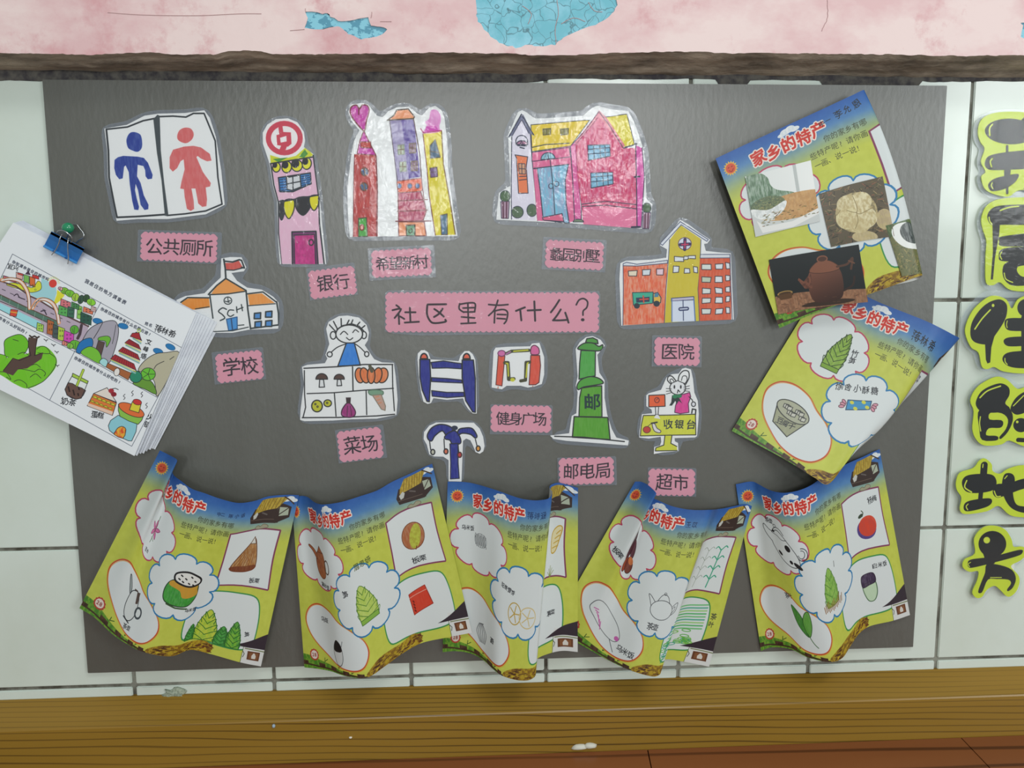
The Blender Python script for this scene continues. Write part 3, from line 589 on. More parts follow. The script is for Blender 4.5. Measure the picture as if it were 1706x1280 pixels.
for x, y in ((742, 622), (842, 608), (748, 698), (842, 690)): a.ol([(x - 28, y - 24), (x + 28, y - 30), (x + 26, y + 24), (x - 30, y + 24)], '#4f93d8', 13, DK)
a.line(ell(478, 485, 34, 32), 9, DK, closed=True); a.line([(478, 460), (480, 490), (500, 485)], 8, DK); a.line([(455, 490), (490, 500)], 9, DK)
a.line(cr([(465, 562), (430, 550), (395, 580), (430, 610), (450, 640), (410, 662)]), 11, DK); a.line(cr([(530, 570), (490, 570), (475, 605), (500, 625), (530, 610)]), 10, DK)
a.line([(555, 540), (560, 590)], 10, DK); a.line([(598, 520), (608, 575)], 10, DK); a.line([(555, 568), (612, 545)], 10, DK)
a.ol([(465, 650), (560, 630), (562, 735), (485, 752)], '#4a9be0', 9, '#2c5f94'); a.line([(508, 645), (520, 750)], 11, '#2a4d78')
a.line([(350, 760), (520, 752), (660, 720)], 9, DK); a.line([(570, 705), (620, 700)], 9, DK)
place_flat('school_cutout', s, BFD, 'school drawing with red flag, orange roofs and letters SCH', 'paper cutout', GD, film=8)
# -- market stall
s, a = sheet(480, 510, 4.74, [(95, 900), (98, 820), (125, 620), (110, 480), (150, 465), (290, 452), (310, 415), (295, 385), (325, 300), (300, 180), (320, 125), (400, 80), (470, 75), (560, 92), (620, 150), (638, 210), (630, 270), (605, 310), (680, 420), (740, 445), (835, 450), (850, 560), (865, 740), (855, 860), (700, 890), (500, 895), (350, 905), (130, 910)])
K2 = '#26282c'
a.line(ell(482, 222, 106, 72), 10, K2, closed=True); a.line(ell(355, 232, 22, 30), 9, K2, closed=True); a.line(ell(598, 230, 20, 28), 9, K2, closed=True); a.poly(ell(482, 222, 100, 67), '#f1f3f5')
for p in (((325, 148), (378, 205)), ((358, 122), (388, 180)), ((418, 100), (420, 160)), ((480, 112), (460, 152)), ((510, 110), (495, 148)), ((565, 128), (540, 158)), ((605, 155), (575, 180)), ((595, 195), (580, 188))): a.line(p, 10, K2)
a.line([(385, 185), (430, 155), (500, 140), (560, 160), (590, 190)], 9, K2)
a.line(cr([(412, 225), (440, 200), (470, 225)]), 8, K2); a.line(cr([(510, 210), (530, 188), (555, 205)]), 8, K2); a.line(cr([(460, 250), (485, 268), (510, 252)]), 8, K2)
a.ol([(460, 292), (522, 292), (570, 468), (392, 475)], '#2f86e0', 9, K2, tex=.08)
a.line(cr([(460, 298), (390, 325), (340, 365)]), 8, K2); a.line(ell(328, 382, 20, 20), 9, K2, closed=True); a.line(cr([(522, 295), (565, 325), (605, 365)]), 8, K2); a.line(ell(620, 380, 17, 20), 9, K2, closed=True)
a.line([(125, 492), (380, 480), (600, 462), (825, 462)], 10, K2); a.line([(128, 510), (130, 700), (138, 800), (118, 880)], 9, K2); a.line([(822, 462), (825, 640), (838, 828)], 9, K2); a.line([(112, 882), (400, 880), (700, 868), (840, 855)], 10, K2)
a.line([(150, 692), (360, 685), (600, 665), (830, 650)], 9, K2); a.line([(508, 480), (512, 668)], 10, K2); a.line([(365, 690), (378, 870)], 9, K2); a.line([(615, 668), (620, 858)], 9, K2)
for x, k_ in ((265, 1.0), (403, .88)):
    a.ol([(x - 16 * k_, 580), (x + 14 * k_, 580), (x + 22 * k_, 640 - 12 * (1 - k_) * 8), (x - 20 * k_, 642 - 12 * (1 - k_) * 8)], '#e8ebee', 8, K2); a.ol(ell(x, 578, 46 * k_, 44 * k_, 0, a0=180, a1=360), '#5a4038', 8, K2)
for x, rx, r in ((565, 36, -8), (745, 42, 15), (605, 34, -15), (705, 34, 12), (655, 30, 0)): a.ol(ell(x, 548, rx, 64 - abs(x - 655) * .05, r), '#e8824a', 9, '#2c2620', tex=.15)
a.line([(645, 475), (660, 515)], 26, '#5c5a44')
a.ol(ell(228, 790, 42, 46), '#c8c832', 10, K2); a.ol(ell(312, 768, 30, 27), '#c8c832', 9, K2)
for x, y in ((215, 775), (232, 795), (308, 765)): a.line(ell(x, y, 6, 6), 6, K2, closed=True)
a.ol(cr([(460, 770), (490, 770), (530, 830), (520, 870), (475, 880), (425, 865), (425, 820)], True), '#a02a7c', 8, '#3a1c34', tex=.2); a.poly([(455, 722), (495, 722), (492, 770), (460, 770)], '#3c2a30'); a.line([(470, 790), (465, 870)], 5, '#3a1c34'); a.line([(490, 790), (500, 865)], 5, '#3a1c34')
a.ol(cr([(635, 670), (690, 662), (745, 672), (745, 700), (690, 708), (645, 700)], True), '#7fa78c', 7, '#5a7a66'); a.ol([(665, 705), (735, 700), (768, 790), (765, 825), (735, 815)], '#c9a596', 7, '#8a8272')
for y in (720, 745, 770): a.line([(690 + (y - 720) * .4, y), (715 + (y - 720) * .4, y - 8)], 6, '#dd8a5c')
place_flat('market_stall_cutout', s, BFD, 'drawing of a smiling child behind a vegetable stall', 'paper cutout', GD, film=5)
# -- fitness equipment: ladder, swing, palm-shaped frame
Kx = '#20242c'; NB = '#1d2790'
s, a = sheet(680, 560, 5.12, [(80, 200), (82, 150), (110, 122), (140, 120), (170, 140), (192, 200), (300, 205), (430, 215), (445, 170), (480, 130), (520, 128), (550, 155), (572, 200), (582, 400), (585, 662), (550, 660), (510, 620), (485, 580), (468, 532), (330, 545), (215, 530), (195, 572), (165, 580), (130, 560), (110, 480), (90, 340)])
for x0_, x1_, y0_, y1_, yy in ((100, 188, 200, 560, 0), (460, 560, 205, 650, 1)):
    pts = [(x0_, y0_), (x1_ - 4, y0_), (x1_ + (4 if not yy else 12), y0_ + 160), (x1_ - (8 if not yy else -12), y1_), (x0_ + (60 if not yy else 90), y1_ - 4), (x0_ + (20 if not yy else 30), y1_ - 100), (x0_, y0_ + 150)]
    a.ol(cr(pts, True, 3) if False else pts, NB, 11, Kx, tex=.1)
for pts in ([(195, 225), (300, 212), (400, 228), (455, 235), (458, 280), (330, 272), (205, 275)], [(200, 355), (330, 362), (455, 375), (460, 400), (330, 395), (200, 388)], [(200, 465), (330, 480), (475, 480), (478, 515), (330, 525), (205, 512)]): a.ol(pts, NB, 9, Kx, tex=.1)
for x in (135, 498): a.ol(ell(x, 195, 30, 45, 0, a0=180, a1=360), '#e8694c', 13, Kx)
place_flat('climbing_ladder_cutout', s, BFD, 'dark blue climbing ladder drawing with orange post tops', 'paper cutout', GD, film=4)
s, a = sheet(680, 560, 5.12, [(728, 130), (745, 100), (850, 92), (1040, 88), (1055, 65), (1120, 58), (1140, 120), (1160, 180), (1160, 330), (1140, 410), (1080, 430), (1020, 440), (960, 425), (840, 425), (800, 455), (712, 440), (718, 300)])
a.ol([(768, 165), (825, 170), (800, 425), (748, 415)], '#e4583e', 7, '#5a2c30', tex=.1); a.ol(ell(797, 148, 32, 25), '#d875b4', 8, '#7a3a6a')
a.ol([(1045, 165), (1120, 165), (1128, 250), (1115, 395), (1085, 415), (1030, 415), (1038, 300)], '#e2543e', 8, '#5a2c30', tex=.1); a.ol(cr([(1045, 150), (1050, 95), (1080, 80), (1112, 105), (1115, 150), (1080, 160)], True), '#e070a8', 8, '#5a2c40')
Y = '#d4d43c'; G_ = '#4a4a30'
a.line([(838, 150), (880, 130), (1030, 122)], 28, G_); a.line([(900, 130), (1020, 120)], 12, Y); a.line([(835, 155), (870, 135)], 14, '#b07ab0')
a.line([(825, 228), (850, 228), (858, 368), (900, 365)], 32, G_); a.line([(835, 232), (850, 235), (855, 340)], 12, Y); a.poly(ell(890, 372, 20, 16), Y)
a.line([(1035, 222), (1005, 225), (1000, 375), (960, 382)], 28, G_); a.line([(1022, 228), (1015, 235), (1005, 350)], 12, Y)
a.line([(768, 430), (765, 448)], 7, '#d8785c'); a.line([(1062, 425), (1060, 440)], 7, '#d8785c')
place_flat('swing_frame_cutout', s, BFD, 'small drawing of red posts holding yellow swing bars', 'paper cutout', GD, film=6)
s, a = sheet(680, 560, 5.12, [(132, 880), (135, 820), (180, 765), (240, 738), (560, 740), (610, 790), (640, 860), (652, 940), (640, 985), (610, 1005), (575, 990), (555, 940), (530, 890), (495, 875), (468, 895), (462, 1060), (455, 1242), (345, 1240), (345, 1060), (300, 1030), (220, 1028), (180, 1010), (160, 930)])
a.ol(cr([(165, 840), (200, 785), (265, 755), (340, 765), (380, 800), (330, 850), (290, 810), (230, 850), (200, 895), (170, 880)], True), NB, 11, Kx, tex=.12); a.ol(cr([(430, 800), (480, 785), (545, 790), (585, 850), (570, 870), (530, 840), (460, 830), (420, 850)], True), NB, 11, Kx, tex=.12)
a.ol(cr([(310, 860), (345, 825), (400, 810), (440, 860), (445, 915), (380, 925), (355, 890), (320, 880)], True), NB, 10, Kx, tex=.12)
a.ol([(355, 920), (425, 915), (425, 1080), (435, 1215), (360, 1220), (362, 1080)], NB, 8, Kx, tex=.12); a.poly(ell(395, 785, 28, 20), '#28324c')
for p, c in (([(182, 895), (192, 970)], '#c8c8b8'), ([(305, 880), (310, 970)], '#e0785a'), ([(425, 925), (430, 990)], '#c83c3c'), ([(572, 880), (585, 935)], '#e8a040')): a.line(p, 9, Kx)
for x, y, c in ((210, 990, '#c8c8b8'), (322, 985, '#e0785a'), (438, 1014, '#c83c3c'), (596, 960, '#e8a040')): a.ol(ell(x, y, 17, 22), c, 11, '#4c2420' if x == 438 else Kx)
place_flat('exercise_frame_cutout', s, BFD + .0003, 'dark blue palm-shaped exercise frame drawing with hanging rings', 'paper cutout', GD, film=4)
# -- green postbox
s, a = sheet(900, 540, 4.57, [(75, 850), (220, 832), (240, 700), (275, 680), (285, 520), (270, 470), (285, 400), (270, 190), (300, 140), (350, 100), (400, 92), (460, 120), (492, 165), (435, 235), (450, 370), (490, 430), (490, 560), (510, 690), (545, 800), (580, 865), (675, 888), (668, 925), (400, 905), (200, 890), (100, 875)])
GN = '#5aa82c'
a.ol([(345, 140), (355, 112), (400, 105), (435, 122), (440, 150)], '#4fa040', 9, K2); a.ol(cr([(285, 188), (330, 148), (400, 145), (445, 170), (475, 158), (472, 190), (440, 205), (350, 200)], True, 4), '#4fa040', 9, K2)
a.ol([(310, 200), (420, 205), (418, 395), (295, 420), (300, 300)], '#4fac48', 9, K2, tex=.08); a.ol(cr([(280, 470), (310, 425), (380, 400), (450, 415), (480, 450), (420, 465), (330, 480), (290, 500)], True, 4), '#54a83e', 9, K2)
a.ol([(315, 488), (400, 475), (468, 470), (470, 708), (295, 705), (300, 560)], GN, 9, K2, tex=.08); a.ol([(258, 705), (515, 712), (532, 880), (245, 862)], GN, 10, K2, tex=.08); a.line([(110, 855), (330, 862), (640, 895)], 10, K2)
a.text('邮', 390, 592, 130, '#173a3a', jit=.1, bold=6)
place_flat('green_postbox_cutout', s, BFD, 'tall green postbox drawing with one character on it', 'paper cutout', GD, film=6)
# -- hospital
s, a = sheet(1020, 350, 6.095, [(92, 1175), (80, 900), (72, 700), (82, 540), (140, 515), (400, 505), (548, 485), (555, 400), (485, 360), (500, 320), (600, 220), (690, 98), (780, 150), (900, 240), (995, 300), (965, 340), (932, 345), (950, 415), (1100, 432), (1205, 438), (1215, 700), (1235, 1112), (700, 1135)])
OR = '#e8643e'
a.poly([(110, 565), (560, 540), (545, 850), (530, 1150), (110, 1168), (112, 800)], OR, tex=.35, col2='#ea7a50')
a.ol([(110, 545), (145, 530), (250, 550), (560, 510), (560, 540), (250, 568), (110, 565)], '#dfe3ea', 7, '#33406a')
a.poly([(585, 300), (695, 155), (895, 290), (890, 600), (872, 800), (882, 1130), (532, 1148), (550, 850), (575, 500)], '#d6c534', tex=.06); 
a.ol([(485, 340), (690, 118), (975, 300), (960, 318), (700, 150), (510, 358)], '#e4e8f2', 7, '#33406a')
a.line([(582, 300), (570, 500), (545, 800), (528, 1150)], 7, '#33406a'); a.line([(900, 300), (888, 600), (870, 800), (885, 1130)], 7, '#33406a')
a.poly([(890, 488), (1195, 488), (1205, 700), (1208, 1115), (888, 1128), (872, 800)], '#dd5a34', tex=.15)
a.ol([(895, 450), (1195, 450), (1195, 485), (890, 488)], '#dfe3ea', 7, '#33406a'); a.line([(1195, 450), (1200, 700), (1218, 1110)], 7, '#33406a'); a.line([(110, 565), (112, 800), (108, 1168)], 7, '#33406a')
a.ol(ell(736, 342, 66, 62), '#dbe2f2', 8, '#6a4a6a'); a.line([(738, 300), (735, 400)], 34, '#3a2c5a'); a.line([(690, 352), (785, 346)], 34, '#3a2c5a'); a.line([(738, 318), (736, 385)], 12, '#d83c6c'); a.line([(705, 352), (770, 348)], 12, '#d83c6c')
def win(x0_, y0_, x1_, y1_, c='#e4ebf2'):
    j = lambda: rnd.uniform(-5, 5)
    a.ol([(x0_ + j(), y0_ + j()), (x1_ + j(), y0_ + j()), (x1_ + j(), y1_ + j()), (x0_ + j(), y1_ + j())], c, 8, '#3c3440')
for w_ in ((635, 475, 725, 522), (725, 465, 770, 505), (770, 460, 842, 495), (618, 570, 675, 635), (732, 595, 788, 640), (828, 575, 865, 635)): win(*w_)
for w_, c in (((165, 615, 252, 670), '#ece2cc'), ((308, 605, 385, 662), '#dde6ee'), ((452, 595, 520, 655), '#ecd2e0')): win(*w_, c)
for k_, y in enumerate((548, 675, 790, 885, 1000)):
    win(910, y + 5, 1000, y + 58, '#dfe6e4' if k_ != 1 else '#c8d4c0'); win(1045, y, 1120, y + 55); win(1152, y - 12, 1192, y + 45)
a.ol([(600, 895), (828, 878), (828, 910), (600, 925)], '#c9c4dc', 8, '#33406a'); a.poly([(608, 925), (830, 915), (840, 1130), (602, 1135)], '#dde6f6'); a.line([(605, 900), (605, 1130)], 12, '#6f8ac0'); a.line([(828, 900), (842, 1128)], 12, '#5a7ab8'); a.line([(718, 915), (722, 1120)], 9, '#33406a')
a.line([(690, 1005), (760, 1000)], 40, '#2f3a68'); a.line([(690, 1005), (760, 1000)], 14, '#cdd6ea')
a.ol([(205, 838), (415, 832), (410, 945), (215, 965)], '#3fb59a', 8, '#243f4c'); a.poly([(240, 890), (380, 880), (378, 930), (245, 940)], '#2a3a58'); a.line([(315, 872), (320, 938)], 14, '#e0503c'); a.line([(280, 908), (365, 902)], 14, '#e0503c')
a.ol([(415, 850), (460, 835), (495, 890), (490, 940), (420, 945)], '#e8bc4c', 9, '#243f5c'); a.poly(ell(250, 972, 30, 28), '#243442'); a.poly(ell(450, 950, 32, 30), '#243442'); a.poly([(430, 850), (465, 840), (470, 880), (425, 885)], '#4a8ab0')
place_flat('hospital_cutout', s, BFD, 'orange and yellow hospital drawing with a red cross', 'paper cutout', GD, film=7)
# -- checkout with rabbit
s, a = sheet(1040, 550, 4.41, [(110, 790), (112, 740), (130, 620), (205, 612), (200, 585), (162, 560), (162, 480), (180, 465), (270, 440), (310, 350), (350, 325), (400, 320), (425, 285), (450, 277), (490, 290), (505, 360), (515, 460), (540, 520), (548, 620), (535, 780), (520, 790), (370, 795), (372, 818), (395, 830), (398, 890), (280, 900), (217, 912), (220, 860), (262, 850), (272, 822), (268, 785), (180, 798)])
a.line(cr([(345, 400), (318, 370), (325, 342), (350, 340), (380, 375)]), 8, K2); a.line(cr([(350, 395), (335, 370), (350, 360), (368, 382)]), 6, K2)
a.line(cr([(395, 370), (405, 330), (435, 300), (470, 305), (475, 350), (450, 400)]), 8, K2); a.line(cr([(420, 370), (430, 340), (455, 340), (460, 370), (440, 400)]), 6, K2)
a.poly(ell(392, 425, 55, 48), '#eceef2'); a.line(ell(392, 425, 58, 50, 0, a0=-40, a1=220), 7, K2); a.line([(345, 392), (392, 372), (440, 392)], 6, K2)
for x in (368, 415): a.poly(ell(x, 418, 6, 14), '#222228')
a.line([(390, 462), (395, 440), (408, 455)], 7, K2)
for y, d in ((435, 0), (450, 5), (462, 14)): a.line([(308, y - 5 + d), (345, y - 2)], 5, K2); a.line([(438, y - 15), (478, y - 25 + d)], 5, K2)
a.ol([(400, 480), (440, 470), (480, 458), (488, 490), (470, 540), (475, 605), (410, 615), (370, 605), (375, 560)], '#e0409a', 6, '#3a2c40', tex=.12); a.line([(475, 490), (500, 515), (505, 545)], 7, K2); a.ol(ell(508, 545, 15, 17), '#e4e6ee', 7, K2); a.line([(495, 610), (500, 580), (525, 585), (522, 622)], 10, K2)
a.poly([(350, 480), (345, 530), (330, 555), (350, 555), (375, 520), (385, 545), (400, 520), (425, 540), (400, 495), (390, 480)], '#2c3a3c'); a.poly(ell(372, 488, 18, 15), '#2f8a5c'); a.poly(ell(405, 485, 18, 14), '#2f8a5c')
a.ol([(180, 480), (298, 475), (300, 560), (180, 565)], '#ee6a3c', 7, K2); a.line(ell(240, 515, 17, 19), 6, '#6a2c30', closed=True); a.line([(235, 515), (250, 500), (258, 512)], 5, '#6a2c30'); a.line([(228, 568), (232, 620)], 6, K2); a.line([(252, 568), (248, 620)], 6, K2); a.ol([(228, 622), (252, 622), (268, 655), (215, 645)], '#eceef2', 6, K2)
a.ol([(140, 628), (330, 625), (522, 618), (525, 770), (330, 772), (118, 778), (125, 700)], '#d8dc44', 7, K2, tex=.1); a.poly([(232, 622), (250, 622), (266, 654), (217, 646)], '#eceef2')
a.ol(ell(166, 732, 27, 24), '#c8463c', 5, '#5a3030'); a.line([(175, 705), (195, 690)], 5, '#5a4a30'); a.ol(cr([(205, 690), (225, 690), (240, 720), (268, 740), (258, 755), (220, 740)], True), '#e6e2e8', 6, '#4a4450'); a.line([(200, 685), (240, 678)], 12, '#3a3a3c')
a.text('收银台', 318, 690, 74, '#3a4244', rot=2, step=84, jit=.16, bold=3)
a.poly([(298, 775), (348, 775), (340, 830), (385, 855), (388, 885), (228, 888), (232, 868), (290, 845)], '#d8dc44'); a.line([(298, 778), (290, 845), (232, 865), (228, 888), (388, 885)], 7, K2); a.line([(350, 775), (342, 832), (386, 855)], 7, K2)
place_flat('checkout_cutout', s, BFD, 'drawing of a rabbit cashier behind a yellow checkout counter', 'paper cutout', GD, film=5)
# ================================================================== pink name labels
def scallop(x0, y0, x1, y1, step=13.0, depth=3.0):
    """scalloped rectangle in local units"""
    out = []
    for (ax, ay), (bx, by) in (((x0, y0), (x1, y0)), ((x1, y0), (x1, y1)), ((x1, y1), (x0, y1)), ((x0, y1), (x0, y0))):
        L = math.hypot(bx - ax, by - ay); n_ = max(int(round(L / step)), 1); ux, uy = (bx - ax) / L, (by - ay) / L; nx, ny = uy, -ux
        for i in range(n_):
            for t in (0.02, .25, .5, .75, .98)[0:5]:
                h = math.sin(math.pi * t) ** .6 * depth; q = (i + t) * L / n_; out.append((ax + ux * q + nx * h, ay + uy * q + ny * h))
    return out
def label_card(name, word, cx, cy, w, h, rot, size, step, label, d=BFD, film=(5, 5, 5, 5), bold=.25, group='pink name labels on the grey board', step_=9.2, jit=.1, off=(0, 0), pink='#e3a0b4', fcol=None):
    pts = np.array(scallop(-w / 2 + 2, -h / 2 + 2, w / 2 - 2, h / 2 - 2, step_, 3.2)); c, sn = math.cos(math.radians(rot)), math.sin(math.radians(rot))
    R2 = lambda p: np.stack([cx + p[..., 0] * c - p[..., 1] * sn, cy + p[..., 0] * sn + p[..., 1] * c], -1)
    sh = Sheet(R2(pts), pink); a_ = sh.crop(0, 0, 1.0); f0 = a_.f; a_.f = lambda p: f0(R2(p))
    n_ = len(word); x = -(n_ - 1) * step / 2 + off[0]
    a_.text(word, x, off[1], size, '#352a35', step=step, bold=bold, jit=jit, seed=len(name) + n_)
    l_, t_, r__, b_ = film; fp = R2(np.array([(-w / 2 - l_, -h / 2 - t_ + 1), (-w / 2 - l_ + 2, -h / 2 - t_), (w / 2 + r__ - 2, -h / 2 - t_), (w / 2 + r__, -h / 2 - t_ + 2), (w / 2 + r__, h / 2 + b_), (-w / 2 - l_, h / 2 + b_)], float))
    place_flat('word_label', sh, d, label, 'label', group, filmpts=fp)
label_card('a', '公共厕所', 298, 412, 126, 46, 2, 29, 28, 'pink scalloped label with four characters under the toilet sign drawing', film=(6, 4, 8, 3))
label_card('b', '银行', 554, 471, 76, 46, -7, 29, 28, 'pink scalloped two-character label under the narrow bank tower', film=(3, 6, 2, 2))
label_card('c', '希望新村', 669, 438, 98, 44, -3, 24, 21.5, 'pink scalloped four-character label under the three towers drawing', film=(6, 5, 7, 5))
label_card('d', '蠡园别墅', 957, 425, 95, 45, 3, 23, 20.5, 'pink scalloped four-character label under the pink villa drawing', film=(6, 5, 5, 4))
label_card('e', '学校', 399, 611, 76, 47, -6, 32, 30, 'pink scalloped two-character label under the school drawing', film=(6, 5, 4, 2))
label_card('f', '菜场', 600, 741, 72, 50, -7, 31, 29, 'pink scalloped two-character label under the vegetable stall drawing', film=(3, 4, 6, 2))
label_card('g', '健身广场', 868, 698, 99, 43, 1, 23, 20.5, 'pink scalloped four-character label under the red swing frame drawing', film=(2, 2, 3, 5))
label_card('h', '邮电局', 977, 785, 90, 43, -1.5, 29, 27, 'pink scalloped three-character label under the green postbox drawing', film=(3, 2, 5, 3), d=BFD + 0.034 if False else BFD + 0.001)
label_card('i', '医院', 1128, 586, 74, 45, 1, 29, 28, 'pink scalloped two-character label under the hospital drawing', film=(5, 4, 4, 3), d=BFD + 0.0014)
label_card('j', '超市', 1119, 804, 76, 43, 1, 29, 28, 'pink scalloped two-character label under the rabbit checkout drawing', film=(2, 3, 3, 2))
# title banner with hand-painted strokes
pts = np.array(scallop(645, 490, 995, 551, 9.6, 3.2)); sh = Sheet(pts, '#e2a0b4'); a = sh.crop(620, 470, 4.265)
IN = '#33272f'
def br(p, w=13): a.line(cr(p, n=4) if len(p) > 2 else p, w, IN)
for p in ([(172, 165), (192, 180)], [(145, 200), (205, 192), (160, 255)], [(188, 225), (192, 298)], [(200, 245), (228, 262)], [(235, 215), (308, 215)], [(268, 182), (272, 280)], [(232, 288), (332, 282)]): br(p)
for p in ([(395, 160), (525, 158)], [(392, 165), (390, 230), (415, 280), (450, 292), (520, 282), (520, 268)], [(500, 190), (475, 225), (440, 248)], [(442, 192), (475, 215), (508, 245)]): br(p, 14)
for p in ([(622, 155), (618, 190), (650, 215)], [(625, 158), (690, 148), (732, 155), (728, 210)], [(645, 185), (725, 182)], [(650, 213), (728, 212)], [(680, 152), (684, 292)], [(635, 248), (728, 255)], [(632, 295), (735, 290)]): br(p, 12)
for p in ([(828, 160), (900, 165), (965, 160)], [(893, 130), (870, 195), (828, 238)], [(872, 200), (868, 290)], [(872, 205), (930, 195), (962, 215), (955, 270), (938, 295)], [(890, 230), (950, 232)], [(888, 258), (945, 262)]): br(p, 12)
for p in ([(1022, 205), (1085, 180)], [(1052, 198), (1060, 272)], [(1105, 202), (1198, 198)], [(1152, 138), (1158, 275)]): br(p, 14)
for p in ([(1330, 128), (1300, 175), (1270, 215)], [(1340, 195), (1315, 235), (1288, 270)], [(1285, 272), (1340, 272), (1390, 268)], [(1372, 218), (1385, 255), (1395, 288)]): br(p, 14)
br([(1450, 162), (1470, 128), (1502, 118), (1530, 140), (1525, 180), (1500, 205), (1498, 235)], 12); a.poly(ell(1496, 268, 13, 11), IN)
place_flat('title_banner', sh, BFD + .0006, 'long pink scalloped banner with a handwritten question in the middle', 'banner', None,
           filmpts=[(641, 489), (647, 484), (820, 485), (998, 485), (1000, 492), (999, 555), (860, 557), (700, 559), (655, 556), (641, 552)])
# ================================================================== hometown worksheets (one printed page design, different drawings)
PW = 1180; PH = 1000; PK = 0.86
def cloud_pts(cx, cy, rx, ry, n, ph=0.0, bulge=0.22, rot=0):
    out = []
    for i in range(n):
        a0 = ph + 2 * math.pi * i / n; a1 = ph + 2 * math.pi * (i + 1) / n; p0 = np.array([math.cos(a0), math.sin(a0)]); p1 = np.array([math.cos(a1), math.sin(a1)])
        md = (p0 + p1) / 2; nn = md / np.linalg.norm(md); c1 = p0 + nn * bulge * 1.4 - (p1 - p0) * .06; c2 = p1 + nn * bulge * 1.4 + (p1 - p0) * .06
        for t in np.linspace(0, 1, 9)[:-1]: out.append((1 - t) ** 3 * p0 + 3 * (1 - t) ** 2 * t * c1 + 3 * (1 - t) * t * t * c2 + t ** 3 * p1)
    out = np.array(out) * (rx, ry); c, s_ = math.cos(rot), math.sin(rot)
    return np.stack([cx + out[:, 0] * c - out[:, 1] * s_, cy + out[:, 0] * s_ + out[:, 1] * c], 1)
RED_CL = cloud_pts(250, 340, 192, 145, 8, 0.25, .26, .15)
BLUE_CL = cloud_pts(585, 580, 202, 168, 9, 0.1, .26, .05)
BEAN = cr([(48, 700), (90, 640), (170, 618), (270, 640), (350, 690), (440, 730), (515, 790), (535, 870), (490, 940), (400, 965), (290, 950), (190, 900), (110, 840), (62, 770)], True, 5)
PRECT = cr([(812, 212), (960, 190), (1112, 208)], False, 4).tolist() + cr([(1114, 210), (1104, 380), (1112, 555)], False, 4).tolist() + cr([(1108, 560), (950, 540), (808, 558)], False, 4).tolist() + [(812, 400)]
GRECT = cr([(690, 905), (672, 780), (705, 660), (800, 600), (940, 588), (1050, 610), (1085, 700), (1085, 840), (1060, 905), (950, 935), (800, 925)], True, 5)
